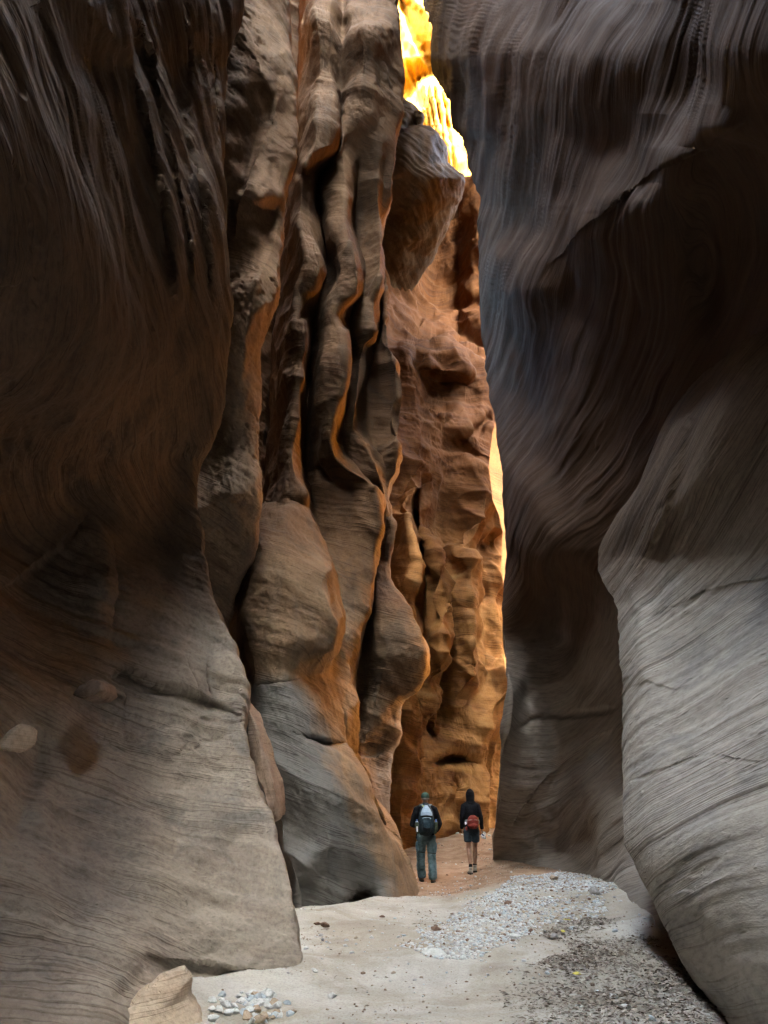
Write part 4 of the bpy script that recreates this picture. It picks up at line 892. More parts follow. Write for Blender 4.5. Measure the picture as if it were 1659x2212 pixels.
# ------------------------------------------------------------------ the two hikers
def ring(bm, c, ax, rx, ry, side, n=16, sq=2.0):
    """an ellipse of verts round c, perpendicular to ax; `side` is roughly the rx direction; sq > 2 squares it"""
    ax = ax.normalized(); u = (side-ax*side.dot(ax)).normalized(); v = ax.cross(u)
    out = []
    for i in range(n):
        a = 2*math.pi*i/n; ca, sa = math.cos(a), math.sin(a)
        k = (abs(ca)**sq+abs(sa)**sq)**(-1/sq)
        out.append(bm.verts.new(c+u*(rx*ca*k)+v*(ry*sa*k)))
    return out
def tube(bm, pts, side=(1, 0, 0), n=16, sq=2.0):
    """pts [(x, y, z, rx, ry)], capped"""
    side = Vector(side); P = [Vector(p[:3]) for p in pts]; rs = []
    for i, p in enumerate(pts):
        a = P[min(i+1, len(P)-1)]-P[max(i-1, 0)]
        rs.append(ring(bm, P[i], a, p[3], p[4] if len(p) > 4 else p[3], side, n, sq))
    for a, b in zip(rs[:-1], rs[1:]):
        for i in range(n): bm.faces.new((a[i], a[(i+1) % n], b[(i+1) % n], b[i]))
    for r, fl, p, d in ((rs[0], 0, P[0], P[0]-P[1]), (rs[-1], 1, P[-1], P[-1]-P[-2])):
        rad = min(pts[0 if not fl else -1][3:])
        c = bm.verts.new(p+d.normalized()*rad*0.55)
        for i in range(n): bm.faces.new((r[(i+1) % n], r[i], c) if not fl else (r[i], r[(i+1) % n], c))
def ball(bm, c, rx, ry, rz, rot=None):
    r = bmesh.ops.create_icosphere(bm, subdivisions=3, radius=1.0)
    M = Matrix.Translation(Vector(c)) @ (rot.to_4x4() if rot else Matrix.Identity(4)) @ Matrix.Diagonal((rx, ry, rz, 1))
    bmesh.ops.transform(bm, matrix=M, verts=r['verts'])
def fuse(name, bm, voxel, mat, parent, smooth=6, wrinkle=0.0, wfreq=(9, 9, 16), seed=1):
    """melt the overlapping volumes into one continuous skin"""
    me = bpy.data.meshes.new(name); bmesh.ops.recalc_face_normals(bm, faces=bm.faces); bm.to_mesh(me); bm.free()
    t = bpy.data.objects.new("tmp", me); COL.objects.link(t)
    m = t.modifiers.new("r", 'REMESH'); m.mode = 'VOXEL'; m.voxel_size = voxel
    if smooth:
        sm = t.modifiers.new("s", 'SMOOTH'); sm.iterations = smooth; sm.factor = 0.5
    dg = bpy.context.evaluated_depsgraph_get(); dg.update()
    new = bpy.data.meshes.new_from_object(t.evaluated_get(dg)); bpy.data.objects.remove(t); bpy.data.meshes.remove(me)
    new.name = name
    if wrinkle:
        n = len(new.vertices); co = np.empty(n*3, np.float32); new.vertices.foreach_get("co", co); co = co.reshape(-1, 3)
        no = np.empty(n*3, np.float32); new.vertices.foreach_get("normal", no); no = no.reshape(-1, 3)
        w = fbm(co[:, 0]*wfreq[0], co[:, 1]*wfreq[1], co[:, 2]*wfreq[2], 3, seed)
        w = w + 0.6*(1-np.abs(noise3(co[:, 0]*wfreq[0]*0.8+3, co[:, 1]*wfreq[1]*0.8, co[:, 2]*wfreq[2]*0.9, seed+5)))
        co = co+no*(wrinkle*w)[:, None]; new.vertices.foreach_set("co", co.reshape(-1))
    new.polygons.foreach_set("use_smooth", np.ones(len(new.polygons), bool)); new.materials.clear(); new.update()
    return obj(name, new, mat, parent)
def hand(bm, wrist, down, palm_side, thumb_dir, curl=0.5, s=1.0):
    """wrist point, direction of the fingers, direction the palm faces, direction of the thumb side"""
    d = Vector(down).normalized(); p = Vector(palm_side).normalized(); t = Vector(thumb_dir).normalized(); w = Vector(wrist)
    tube(bm, [(*(w-d*0.02), .027*s, .021*s), (*(w+d*0.035*s), .036*s, .017*s), (*(w+d*0.085*s), .041*s, .014*s), (*(w+d*0.10*s), .038*s, .012*s)], side=t, n=12)
    for k, L in enumerate((0.072, 0.08, 0.075, 0.058)):
        b = w+d*0.092*s+t*(0.029-0.0195*k)*s
        j1 = b+(d*math.cos(curl*0.6)+p*math.sin(curl*0.6))*L*0.48*s
        j2 = j1+(d*math.cos(curl*1.4)+p*math.sin(curl*1.4))*L*0.30*s
        j3 = j2+(d*math.cos(curl*2.1)+p*math.sin(curl*2.1))*L*0.24*s
        tube(bm, [(*b, .0095*s, .0095*s), (*j1, .0088*s, .0088*s), (*j2, .008*s, .008*s), (*j3, .0068*s, .0068*s)], side=t, n=8)
    b = w+d*0.03*s+t*0.03*s; j1 = b+(t*0.75+d*0.55+p*0.35).normalized()*0.04*s; j2 = j1+(t*0.2+d*0.85+p*0.5).normalized()*0.033*s
    tube(bm, [(*b, .014*s, .013*s), (*j1, .011*s, .010*s), (*j2, .008*s, .0075*s)], side=p, n=8)

SKIN = stuff_mat("skin", (0.36, 0.20, 0.14), (0.46, 0.27, 0.19), 0.55, 30, 0.1, 0.004, 0.35)
SKIN2 = stuff_mat("tanned_skin", (0.28, 0.16, 0.11), (0.38, 0.22, 0.155), 0.55, 30, 0.1, 0.004, 0.35)
BLACK = stuff_mat("black_knit", (0.006, 0.0065, 0.009), (0.013, 0.014, 0.018), 0.9, 60, 0.3, 0.004, 0.1)
NAVY = stuff_mat("dark_blue_shorts", (0.022, 0.036, 0.05), (0.04, 0.062, 0.082), 0.85, 40, 0.3, 0.004, 0.15)
TEAL = stuff_mat("grey_green_trousers", (0.078, 0.132, 0.155), (0.15, 0.235, 0.27), 0.9, 16, 0.3, 0.006, 0.15)
GREENCAP = stuff_mat("green_cap_cloth", (0.03, 0.062, 0.052), (0.055, 0.10, 0.085), 0.9, 50, 0.3, 0.004, 0.1)
HAIR = stuff_mat("grey_hair", (0.30, 0.27, 0.24), (0.44, 0.41, 0.38), 0.8, 90, 0.5, 0.004, 0.2)
BOOT = stuff_mat("brown_boot_leather", (0.07, 0.05, 0.04), (0.15, 0.115, 0.09), 0.8, 30, 0.3, 0.005, 0.2)
SHOE = stuff_mat("dusty_shoe_cloth", (0.24, 0.22, 0.19), (0.42, 0.39, 0.33), 0.85, 30, 0.4, 0.005, 0.15)
SOLE = stuff_mat("dark_sole_rubber", (0.02, 0.018, 0.017), (0.05, 0.043, 0.04), 0.8, 30, 0.2, 0.004, 0.2)
SOCK = stuff_mat("black_sock", (0.008, 0.008, 0.009), (0.02, 0.02, 0.022), 0.95, 60, 0.3, 0.003, 0.1)
PACKD = stuff_mat("dark_teal_pack", (0.012, 0.027, 0.040), (0.03, 0.055, 0.075), 0.75, 24, 0.3, 0.005, 0.25)
PACKL = stuff_mat("light_blue_pack", (0.30, 0.42, 0.55), (0.42, 0.54, 0.66), 0.7, 24, 0.2, 0.005, 0.25)
PACKG = stuff_mat("grey_webbing", (0.16, 0.19, 0.20), (0.26, 0.30, 0.31), 0.8, 60, 0.3, 0.003, 0.2)
OLIVE = stuff_mat("olive_mesh_pocket", (0.035, 0.045, 0.03), (0.07, 0.085, 0.06), 0.85, 50, 0.4, 0.004, 0.15)
LIME = stuff_mat("yellow_green_trim", (0.45, 0.52, 0.16), (0.58, 0.64, 0.25), 0.7, 40, 0.2, 0.003, 0.2)
BLUE = stuff_mat("blue_bottle_plastic", (0.03, 0.09, 0.30), (0.06, 0.16, 0.42), 0.35, 10, 0.05, 0.002, 0.5)
WHITE = stuff_mat("white_paper", (0.66, 0.69, 0.76), (0.78, 0.80, 0.85), 0.7, 30, 0.1, 0.003, 0.3)
REDN = stuff_mat("dark_red_nylon", (0.16, 0.022, 0.018), (0.27, 0.045, 0.035), 0.6, 20, 0.3, 0.006, 0.3)
STEEL = stuff_mat("pale_zip", (0.45, 0.47, 0.5), (0.6, 0.62, 0.64), 0.4, 40, 0.1, 0.002, 0.5)

def foot_shoe(name, ankle, toe_up, yaw, mat, parent, soleparts=True, s=1.0):
    """a shoe pointing along +y from the ankle point; toe_up tilts it (negative = heel lifted)"""
    M = Matrix.Translation(Vector(ankle)) @ Matrix.Rotation(yaw, 4, 'Z') @ Matrix.Rotation(toe_up, 4, 'X')
    bm = bmesh.new()
    tube(bm, [(0, -.065, -.055, .034, .03), (0, -.03, -.05, .043, .042), (0, .05, -.055, .046, .036), (0, .12, -.062, .05, .028), (0, .175, -.066, .042, .02), (0, .20, -.068, .028, .014)], n=14)
    tube(bm, [(0, -.02, -.05, .042, .05), (0, -.015, 0, .041, .048), (0, -.015, .035, .044, .05)], n=14)
    bmesh.ops.transform(bm, matrix=M, verts=bm.verts)
    up = fuse(name, bm, 0.007, mat, parent, 4, 0.002, (20, 20, 20))
    bm = bmesh.new()
    out = [(0, -.085), (.03, -.075), (.042, -.03), (.043, .05), (.052, .12), (.042, .18), (0, .213), (-.042, .18), (-.052, .12), (-.043, .05), (-.042, -.03), (-.03, -.075)]
    a = [bm.verts.new((x, y, -.105)) for x, y in out]; b = [bm.verts.new((x*1.03, y*1.02, -.078)) for x, y in out]
    bm.faces.new(a[::-1]); bm.faces.new(b)
    for i in range(12): bm.faces.new((a[i], a[(i+1) % 12], b[(i+1) % 12], b[i]))
    bmesh.ops.transform(bm, matrix=M, verts=bm.verts)
    me = bpy.data.meshes.new("sole"); bm.to_mesh(me); bm.free(); obj("sole", me, SOLE, up)
    return up
def head_parts(bm, c, s=1.0, turn=0.0):
    """skull, jaw, nose, ears, brow and mouth; the face looks along +y"""
    cx, cy_, cz = c
    ball(bm, (cx, cy_-.012*s, cz+.03*s), .074*s, .095*s, .088*s)
    tube(bm, [(cx, cy_+.02, cz+.02, .065*s, .07*s), (cx, cy_+.035, cz-.04, .058*s, .06*s), (cx, cy_+.05, cz-.085, .038*s, .04*s)], n=14)
    tube(bm, [(cx, cy_+.085*s, cz+.02, .009, .012), (cx, cy_+.108*s, cz-.022, .016, .016), (cx, cy_+.09*s, cz-.03, .015, .012)], n=10)
    for e in (-1, 1):
        ball(bm, (cx+e*.078*s, cy_-.005, cz-.008), .012*s, .022*s, .034*s, Matrix.Rotation(e*0.35, 3, 'Z'))
        ball(bm, (cx+e*.031, cy_+.075*s, cz+.012), .013, .013, .010)
    tube(bm, [(cx-.045, cy_+.078*s, cz+.034, .011, .010), (cx, cy_+.09*s, cz+.034, .012, .011), (cx+.045, cy_+.078*s, cz+.034, .011, .010)], side=(0, 0, 1), n=8)
    tube(bm, [(cx-.024, cy_+.082*s, cz-.056, .006, .006), (cx, cy_+.09*s, cz-.056, .008, .009), (cx+.024, cy_+.082*s, cz-.056, .006, .006)], side=(0, 0, 1), n=8)

# ---- hiker in the green cap, with the backpack
def hiker_with_pack():
    g = ground_hit(929, 1907)
    root = empty("person", (g.x-0.06, g.y+0.10, g.z))
    tag(root, "hiker in a green cap, black top and grey-green trousers, walking away", "person")
    # joints
    hipL, hipR = (-.095, 0, .90), (.095, 0, .90)
    kneeL, kneeR = (-.115, .06, .49), (.115, -.01, .47)
    ankL, ankR = (-.095, .17, .105), (.12, -.10, .105)
    bm = bmesh.new()
    for h_, k_, a_ in ((hipL, kneeL, ankL), (hipR, kneeR, ankR)):
        tube(bm, [(*h_, .085, .09), (*[(p+q)/2 for p, q in zip(h_, k_)], .072, .076), (*k_, .054, .056), (k_[0], k_[1]-.01+.02, k_[2]-.12, .056, .058), (a_[0], a_[1]-.0, a_[2]+.09, .036, .036), (*a_, .034, .04)])
        tube(bm, [(a_[0], a_[1]-.03, a_[2]-.04, .03, .03), (a_[0], a_[1]+.06, a_[2]-.05, .036, .028), (a_[0], a_[1]+.14, a_[2]-.06, .038, .018)])
    tube(bm, [(0, 0, .86, .15, .10), (0, 0, .98, .155, .105), (0, .01, 1.12, .14, .10), (0, .0, 1.28, .165, .115), (0, -.005, 1.40, .165, .10), (0, .0, 1.47, .10, .07)])
    tube(bm, [(0, .0, 1.44, .062, .06), (0, .015, 1.52, .056, .058), (0, .03, 1.58, .056, .058)])
    head_parts(bm, (0, .035, 1.625))
    sh = {}
    for e, el, wr in ((-1, (-.285, -.02, 1.10), (-.20, .22, 1.08)), (1, (.295, -.03, 1.12), (.23, .16, .98))):
        tube(bm, [(e*.15, 0, 1.42, .06, .06), (e*.19, -.005, 1.39, .056, .056), (e*.245, -.015, 1.24, .046, .046), (*el, .042, .042), (*[(p+q)/2 for p, q in zip(el, wr)], .038, .038), (*wr, .027, .023)])
    hand(bm, (-.20, .22, 1.08), (.35, .85, .1), (.3, 0, -1), (1, -.3, .1), 0.9, .95)
    hand(bm, (.23, .16, .98), (-.35, .8, -.3), (-.5, 0, -.8), (-.8, -.3, .3), 0.9, .95)
    fuse("body", bm, 0.008, SKIN, root, 3)
    # hair round the back of the head under the cap
    bm = bmesh.new()
    tube(bm, [(0, .018, 1.612, .080, .098), (0, .018, 1.64, .083, .101), (0, .018, 1.66, .082, .10)], n=24)
    fuse("hair", bm, 0.006, HAIR, root, 2, 0.003, (60, 60, 20))
    # cap
    bm = bmesh.new()
    tube(bm, [(0, .02, 1.640, .090, .108), (0, .02, 1.672, .091, .109), (0, .018, 1.705, .083, .10), (0, .015, 1.732, .060, .075), (0, .012, 1.742, .02, .03)], n=24)
    cap = fuse("cap", bm, 0.006, GREENCAP, root, 3, 0.0015, (20, 20, 20))
    bm = bmesh.new()
    tube(bm, [(-.075, .09, 1.655, .006, .02), (-.06, .15, 1.652, .007, .03), (0, .185, 1.648, .007, .035), (.06, .15, 1.652, .007, .03), (.075, .09, 1.655, .006, .02)], side=(0, 0, 1), n=10)
    fuse("brim", bm, 0.006, GREENCAP, cap, 2)
    # black top
    bm = bmesh.new()
    tube(bm, [(0, 0, .90, .18, .135), (0, 0, 1.00, .182, .14), (0, .01, 1.13, .178, .135), (0, .0, 1.28, .195, .142), (0, -.005, 1.39, .195, .125), (0, .0, 1.46, .13, .09), (0, .008, 1.52, .074, .072)], n=20)
    for e, el, wr in ((-1, (-.285, -.02, 1.10), (-.20, .22, 1.08)), (1, (.295, -.03, 1.12), (.23, .16, .98))):
        tube(bm, [(e*.12, 0, 1.425, .075, .075), (e*.185, -.005, 1.40, .078, .08), (e*.245, -.015, 1.25, .064, .068), (*el, .06, .062), (*[(p*.5+q*.5) for p, q in zip(el, wr)], .055, .056), (*[(p*.08+q*.92) for p, q in zip(el, wr)], .043, .043)])
    fuse("jacket", bm, 0.010, BLACK, root, 5, 0.006, (8, 8, 14), 3)
    # trousers
    bm = bmesh.new()
    tube(bm, [(0, 0, .79, .185, .12), (0, 0, .86, .185, .128), (0, 0, .96, .178, .132), (0, 0, 1.02, .17, .128)], n=20)
    for h_, k_, a_ in ((hipL, kneeL, ankL), (hipR, kneeR, ankR)):
        tube(bm, [(h_[0], 0, .88, .10, .118), (h_[0]*1.02, .0, .78, .098, .112), (*[(p+q)/2 for p, q in zip(h_, k_)], .092, .10), (*k_, .082, .088), (k_[0], (k_[1]+a_[1])/2-.015, .30, .084, .09), (a_[0], a_[1]-.015, .15, .083, .092), (a_[0], a_[1]-.018, .085, .082, .09)], n=18)
    tr = fuse("trousers", bm, 0.010, TEAL, root, 4, 0.012, (7, 7, 15), 9)
    for e, k_ in ((-1, kneeL), (1, kneeR)):            # zip band above each knee and cargo pocket
        bm = bmesh.new(); a = [(e*.1+.085*math.cos(t)*1.02+k_[0]-e*.1, k_[1]*.8+.094*math.sin(t), k_[2]+.085+.008*math.sin(2*t), .007, .009) for t in np.linspace(0, 2*math.pi, 25)]
        tube(bm, a, side=(0, 0, 1), n=6); me = bpy.data.meshes.new("knee_zip"); bm.to_mesh(me); bm.free(); obj("knee_zip", me, SOLE, tr)
        bm = bmesh.new(); tube(bm, [(e*.185, .0, .58, .02, .055), (e*.195, .0, .64, .026, .068), (e*.195, .0, .72, .026, .068), (e*.185, 0, .77, .018, .06)], sq=4)
        fuse("cargo_pocket", bm, 0.009, TEAL, tr, 2, 0.006, (9, 9, 12), 4)
    foot_shoe("boot", (ankL[0], ankL[1], ankL[2]+.0), -0.02, 0.06, BOOT, root)
    foot_shoe("boot", (ankR[0], ankR[1], ankR[2]+.0), -0.05, -0.10, BOOT, root)
    # ---- backpack
    bx = root.location
    pk = empty("backpack", (bx.x, bx.y-.14, bx.z+.90))
    tag(pk, "dark teal backpack with a pale blue top on the capped hiker's back", "backpack")
    bm = bmesh.new()
    tube(bm, [(0, -.10, .02, .10, .06), (0, -.115, .08, .15, .105), (0, -.12, .20, .165, .125), (0, -.11, .34, .158, .12), (0, -.09, .45, .135, .10), (0, -.06, .54, .10, .075), (0, -.035, .60, .055, .05)], n=20, sq=2.6)
    body = fuse("bag", bm, 0.009, PACKD, pk, 4, 0.006, (8, 8, 9), 12)
    bm = bmesh.new()
    tube(bm, [(-.0, -.235, .08, .075, .035), (0, -.255, .16, .095, .045), (0, -.25, .27, .092, .045), (0, -.235, .34, .07, .03)], n=18, sq=2.6)
    fp = fuse("front_pocket", bm, 0.008, PACKD, body, 3, 0.004, (10, 10, 12), 14)
    bm = bmesh.new(); tube(bm, [(-.07, -.272, .165, .012, .016), (-.035, -.292, .148, .012, .018), (0, -.298, .143, .012, .018), (.035, -.292, .148, .012, .018), (.07, -.272, .165, .012, .016)], side=(0, 0, 1), n=8)
    me = bpy.data.meshes.new("pocket_opening"); bm.to_mesh(me); bm.free(); obj("pocket_opening", me, SOCK, fp)
    for z, w, r_, mt, nm in ((.345, .135, .014, PACKL, "reflective_band"), (.10, .105, .009, PACKG, "reflective_band"), (.385, .14, .016, SOCK, "dark_band")):
        bm = bmesh.new(); pts = [(w*math.sin(t), -.12-.125*math.cos(t)*(1.0), z-.045*(1-math.cos(t))*(1 if z > .2 else -1), r_, .008) for t in np.linspace(-1.35, 1.35, 15)]
        tube(bm, pts, side=(0, 0, 1), n=8); me = bpy.data.meshes.new(nm); bm.to_mesh(me); bm.free(); obj(nm, me, mt, body)
    bm = bmesh.new()
    tube(bm, [(0, -.17, .385, .125, .05), (0, -.165, .44, .118, .055), (0, -.13, .51, .085, .055), (0, -.09, .565, .05, .045)], n=18, sq=2.3)
    lid = fuse("top_panel", bm, 0.008, PACKL, pk, 3, 0.004, (9, 9, 9), 16)
    bm = bmesh.new(); tube(bm, [(-.065, -.125, .535, .014, .006), (-.045, -.155, .51, .016, .006), (-.005, -.165, .50, .014, .006), (.03, -.155, .52, .012, .006)], side=(0, 0, 1), n=8)
    me = bpy.data.meshes.new("grab_strap"); bm.to_mesh(me); bm.free(); obj("grab_strap", me, SOCK, lid)
    bm = bmesh.new(); tube(bm, [(-.075, -.10, .585, .012, .008), (-.05, -.125, .565, .022, .012), (-.02, -.135, .53, .012, .008)], n=8)
    me = bpy.data.meshes.new("trim"); bm.to_mesh(me); bm.free(); obj("trim", me, LIME, lid)
    for e in (-1, 1):
        bm = bmesh.new(); tube(bm, [(e*.05, -.06, .55, .022, .010), (e*.085, -.02, .60, .028, .011), (e*.11, .07, .605, .03, .011), (e*.125, .17, .55, .03, .011), (e*.14, .245, .45, .028, .010), (e*.15, .25, .34, .02, .008), (e*.17, .16, .22, .012, .006), (e*.15, .0, .12, .012, .006)], side=(1, 0, 0), n=8, sq=3)
        me = bpy.data.meshes.new("shoulder_strap"); bm.to_mesh(me); bm.free(); obj("shoulder_strap", me, PACKG, pk)
        bm = bmesh.new(); tube(bm, [(e*.175, -.11, .05, .03, .055), (e*.195, -.11, .12, .042, .07), (e*.20, -.11, .22, .042, .068), (e*.195, -.11, .25, .04, .066)], n=14, sq=2.6)
        fuse("side_pocket", bm, 0.008, OLIVE, pk, 2, 0.004, (12, 12, 12), 5)
        bt = empty("water_bottle", pk.location + Vector((e*.20, -.11, .10)))
        tag(bt, "clear-topped water bottle in the backpack's left pocket, with a white stripe" if e < 0 else "blue water bottle in the right-hand pocket of the backpack", "bottle")
        bm = bmesh.new(); tube(bm, [(0, 0, 0, .03, .03), (0, 0, .10, .032, .032), (0, 0, .16, .031, .031), (0, 0, .185, .02, .02)], n=16)
        me = bpy.data.meshes.new("bottle_body"); bm.to_mesh(me); bm.free(); me.polygons.foreach_set("use_smooth", np.ones(len(me.polygons), bool)); obj("bottle_body", me, BLUE if e > 0 else PACKL, bt)
        bm = bmesh.new(); tube(bm, [(0, 0, .187, .017, .017), (0, 0, .21, .017, .017)], n=12)
        me = bpy.data.meshes.new("bottle_cap"); bm.to_mesh(me); bm.free(); obj("bottle_cap", me, BLUE, bt)
        if e < 0:
            bm = bmesh.new(); tube(bm, [(.0, -.078, -.02, .013, .004), (.0, -.08, .08, .013, .004)], n=8, sq=4)
            me = bpy.data.meshes.new("white_stripe"); bm.to_mesh(me); bm.free(); obj("white_stripe", me, WHITE, bt)
    bm = bmesh.new(); tube(bm, [(-.15, -.02, .06, .02, .008), (-.20, .03, .035, .012, .006), (-.215, -.01, -.02, .010, .005), (-.215, -.012, -.06, .010, .005)], n=8)
    me = bpy.data.meshes.new("hip_strap"); bm.to_mesh(me); bm.free(); obj("hip_strap", me, SOCK, pk)
hiker_with_pack()

# ---- hiker in the black hood and shorts
def hiker_in_hood():
    g = ground_hit(1019, 1889)
    root = empty("person", (g.x+0.05, g.y+0.16, g.z))
    tag(root, "hiker in a black hooded top and dark shorts, bare calves, walking away", "person")
    hipL, hipR = (-.085, 0, .90), (.085, 0, .90)
    kneeL, kneeR = (-.082, -.015, .50), (.072, .10, .50)
    ankL, ankR = (-.065, -.13, .105), (.065, .17, .115)
    bm = bmesh.new()
    for h_, k_, a_, e in ((hipL, kneeL, ankL, -1), (hipR, kneeR, ankR, 1)):
        tube(bm, [(*h_, .085, .088), (*[(p+q)/2 for p, q in zip(h_, k_)], .068, .072), (k_[0], k_[1], k_[2]+.05, .054, .056), (*k_, .050, .052), (k_[0]*.6+a_[0]*.4, k_[1]*.7+a_[1]*.3-.012, .38, .053, .056), (k_[0]*.4+a_[0]*.6, k_[1]*.45+a_[1]*.55-.008, .28, .044, .046), (a_[0], a_[1], .17, .032, .034), (*a_, .034, .04)])
        tube(bm, [(a_[0], a_[1]-.03, a_[2]-.04, .03, .03), (a_[0], a_[1]+.06, a_[2]-.05, .036, .028), (a_[0], a_[1]+.14, a_[2]-.06, .038, .018)])
    tube(bm, [(0, 0, .86, .14, .10), (0, 0, .98, .14, .10), (0, .01, 1.12, .122, .09), (0, .0, 1.28, .145, .105), (0, -.005, 1.40, .148, .09), (0, .0, 1.47, .09, .065)])
    tube(bm, [(0, .0, 1.44, .055, .055), (0, .012, 1.52, .05, .052), (0, .025, 1.57, .05, .052)])
    head_parts(bm, (0, .03, 1.60), 0.96)
    arms = ((-1, (-.205, -.05, 1.16), (-.215, .03, .925)), (1, (.215, -.05, 1.16), (.245, .06, .92)))
    for e, el, wr in arms:
        tube(bm, [(e*.13, 0, 1.41, .052, .052), (e*.165, -.005, 1.38, .05, .05), (e*.19, -.03, 1.27, .042, .042), (*el, .038, .038), (*[(p+q)/2 for p, q in zip(el, wr)], .034, .034), (*wr, .026, .022)])
    hand(bm, (-.215, .03, .925), (.10, .15, -1), (1, .1, .15), (.15, 1, .1), 0.55, .95)
    hand(bm, (.245, .06, .92), (.02, .15, -1), (-1, .1, .1), (-.1, 1, .1), 1.0, .95)
    fuse("body", bm, 0.008, SKIN2, root, 3)
    # hooded top
    bm = bmesh.new()
    tube(bm, [(0, 0, .93, .158, .122), (0, 0, 1.00, .158, .122), (0, .01, 1.12, .146, .115), (0, .0, 1.28, .172, .128), (0, -.005, 1.38, .18, .112), (0, .0, 1.445, .14, .09), (0, .005, 1.50, .09, .085)], n=20)
    for e, el, wr in arms:
        tube(bm, [(e*.10, 0, 1.405, .07, .07), (e*.155, -.005, 1.385, .068, .07), (e*.188, -.03, 1.26, .056, .058), (*el, .051, .053), (*[(p*.5+q*.5) for p, q in zip(el, wr)], .046, .048), (*[(p*-.02+q*1.02) for p, q in zip(el, wr)], .037, .038)])
    jk = fuse("jacket", bm, 0.010, BLACK, root, 5, 0.005, (8, 8, 14), 21)
    bm = bmesh.new()
    tube(bm, [(0, -.01, 1.42, .115, .10), (0, .0, 1.49, .094, .10), (0, .008, 1.56, .096, .115), (0, .008, 1.63, .099, .122), (0, .005, 1.69, .087, .108), (0, .0, 1.735, .055, .07), (0, -.005, 1.755, .018, .025)], n=22)
    # the opening at the front
    fuse("hood", bm, 0.008, BLACK, jk, 4, 0.004, (9, 9, 10), 23)
    # shorts
    bm = bmesh.new()
    tube(bm, [(0, 0, .80, .165, .115), (0, 0, .87, .168, .125), (0, 0, .95, .16, .122), (0, 0, 1.02, .15, .115)], n=20)
    for h_, k_, e in ((hipL, kneeL, -1), (hipR, kneeR, 1)):
        tube(bm, [(h_[0], 0, .88, .095, .112), (h_[0]*1.03, k_[1]*.25, .79, .092, .105), (h_[0]*1.05, k_[1]*.5, .71, .089, .10), (h_[0]*1.05, k_[1]*.62, .655, .086, .098)], n=18)
    fuse("shorts", bm, 0.009, NAVY, root, 4, 0.006, (8, 8, 12), 25)
    for a_, k_ in ((ankL, kneeL), (ankR, kneeR)):
        bm = bmesh.new(); tube(bm, [(a_[0], a_[1], .13, .042, .046), (a_[0], a_[1], .165, .039, .042), (a_[0]*.97+k_[0]*.03, a_[1]*.97+k_[1]*.03, .20, .038, .04)], n=14)
        fuse("sock", bm, 0.006, SOCK, root, 1)
    foot_shoe("shoe", ankL, 0.0, 0.08, SHOE, root)
    foot_shoe("shoe", ankR, -0.16, -0.06, SHOE, root)
    # ---- waist pack
    bx = root.location
    wp = empty("waist_pack", (bx.x+.02, bx.y-.12, bx.z+1.06))
    tag(wp, "dark red waist pack strapped round the hooded hiker's hips", "waist pack")
    bm = bmesh.new()
    tube(bm, [(.0, -.05, -.12, .085, .045), (.0, -.065, -.07, .125, .075), (.0, -.065, .02, .13, .08), (.0, -.05, .085, .105, .065), (0, -.03, .12, .06, .04)], n=18, sq=2.6)
    bg_ = fuse("pouch", bm, 0.008, REDN, wp, 3, 0.005, (9, 9, 10), 31)
    bm = bmesh.new(); tube(bm, [(-.09, -.115, -.065, .025, .02), (0, -.145, -.07, .045, .028), (.09, -.115, -.065, .025, .02)], side=(0, 0, 1), n=12, sq=2.6)
    fuse("front_pocket", bm, 0.007, REDN, bg_, 2, 0.003, (12, 12, 12), 33)
    bm = bmesh.new(); tube(bm, [(-.112, -.11, .035, .004, .004), (-.06, -.142, .045, .004, .004), (0, -.15, .048, .004, .004), (.06, -.142, .045, .004, .004), (.112, -.11, .035, .004, .004)], n=6)
    me = bpy.data.meshes.new("zip"); bm.to_mesh(me); bm.free(); obj("zip", me, STEEL, bg_)
    for e in (-1, 1):
        bm = bmesh.new(); tube(bm, [(e*.10, -.035, .0, .05, .02), (e*.15, .06, .0, .045, .012), (e*.165, .13, .0, .03, .010), (e*.13, .22, .005, .02, .006), (e*.0, .265, .01, .02, .006)], side=(0, 0, 1), n=10, sq=3)
        me = bpy.data.meshes.new("belt"); bm.to_mesh(me); bm.free(); obj("belt", me, PACKG, wp)
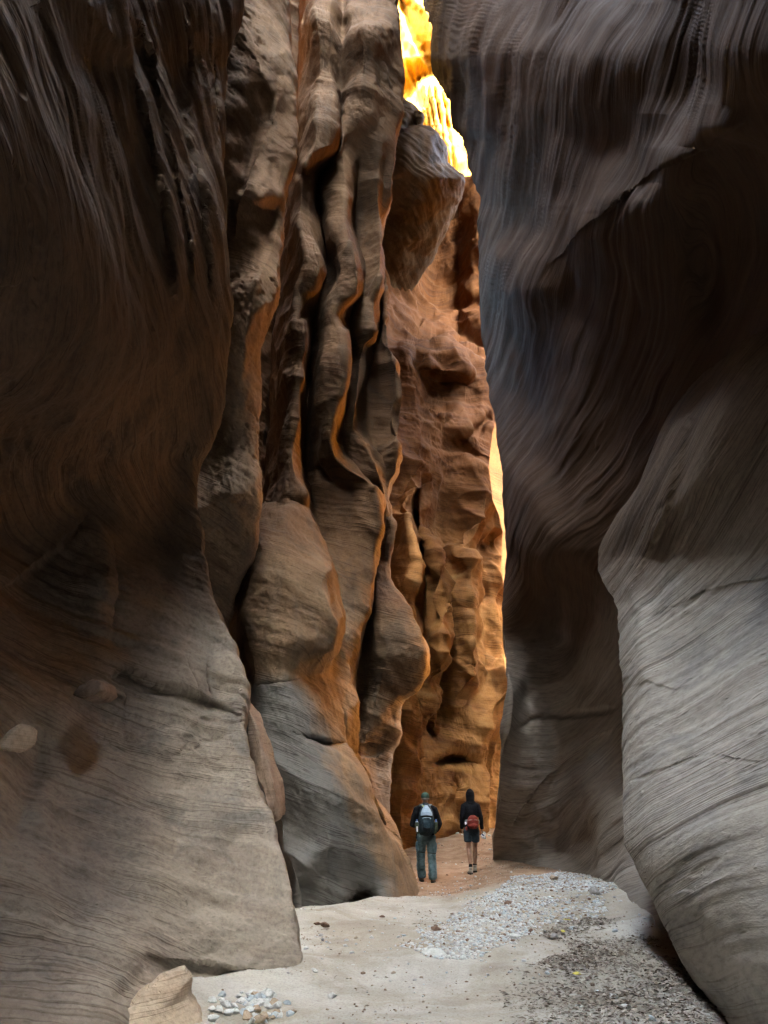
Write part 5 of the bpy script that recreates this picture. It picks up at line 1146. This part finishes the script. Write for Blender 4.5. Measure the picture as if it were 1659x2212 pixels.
    bm = bmesh.new(); tube(bm, [(-.14, -.03, -.10, .02, .012), (-.15, -.035, -.135, .03, .016), (-.145, -.03, -.17, .02, .01)], n=10)
    fuse("dangling_pouch", bm, 0.006, REDN, wp, 1)
    bm = bmesh.new(); tube(bm, [(-.165, -.02, .0, .016, .006), (-.16, -.03, -.035, .022, .008), (-.165, -.02, -.06, .01, .004)], n=8)
    me = bpy.data.meshes.new("white_tag"); bm.to_mesh(me); bm.free(); obj("white_tag", me, WHITE, wp)
    # ---- folded map in the right hand
    mp = empty("folded_map", (bx.x+.255, bx.y+.06, bx.z+.82))
    bm = bmesh.new()
    nx, nz_ = 6, 8; grid = []
    for t in (0.0, 0.004):
        g_ = [[bm.verts.new((-.035+.10*i/(nx-1)+.01*math.sin(j*1.1), -.02+t+.022*abs(((i+j*.4) % 2)-1)+.01*math.sin(j*.9), .045-.15*j/(nz_-1)-.02*(i/(nx-1)))) for i in range(nx)] for j in range(nz_)]
        grid.append(g_)
    for g_, fl in ((grid[0], 0), (grid[1], 1)):
        for j in range(nz_-1):
            for i in range(nx-1):
                f = (g_[j][i], g_[j][i+1], g_[j+1][i+1], g_[j+1][i]); bm.faces.new(f if fl else f[::-1])
    edge = [(0, i) for i in range(nx)]+[(j, nx-1) for j in range(1, nz_)]+[(nz_-1, i) for i in range(nx-2, -1, -1)]+[(j, 0) for j in range(nz_-2, 0, -1)]
    for q in range(len(edge)):
        a, b = edge[q], edge[(q+1) % len(edge)]
        bm.faces.new((grid[0][a[0]][a[1]], grid[0][b[0]][b[1]], grid[1][b[0]][b[1]], grid[1][a[0]][a[1]]))
    bmesh.ops.recalc_face_normals(bm, faces=bm.faces)
    me = bpy.data.meshes.new("paper"); bm.to_mesh(me); bm.free(); obj("paper", me, WHITE, mp)
    bm = bmesh.new(); tube(bm, [(-.02, -.036, -.02, .012, .003), (.015, -.034, -.045, .014, .003), (.035, -.03, -.04, .008, .003)], n=8)
    me = bpy.data.meshes.new("blue_print"); bm.to_mesh(me); bm.free(); obj("blue_print", me, BLUE, mp)
    tag(mp, "folded white map held in the hooded hiker's right hand", "map")
hiker_in_hood()
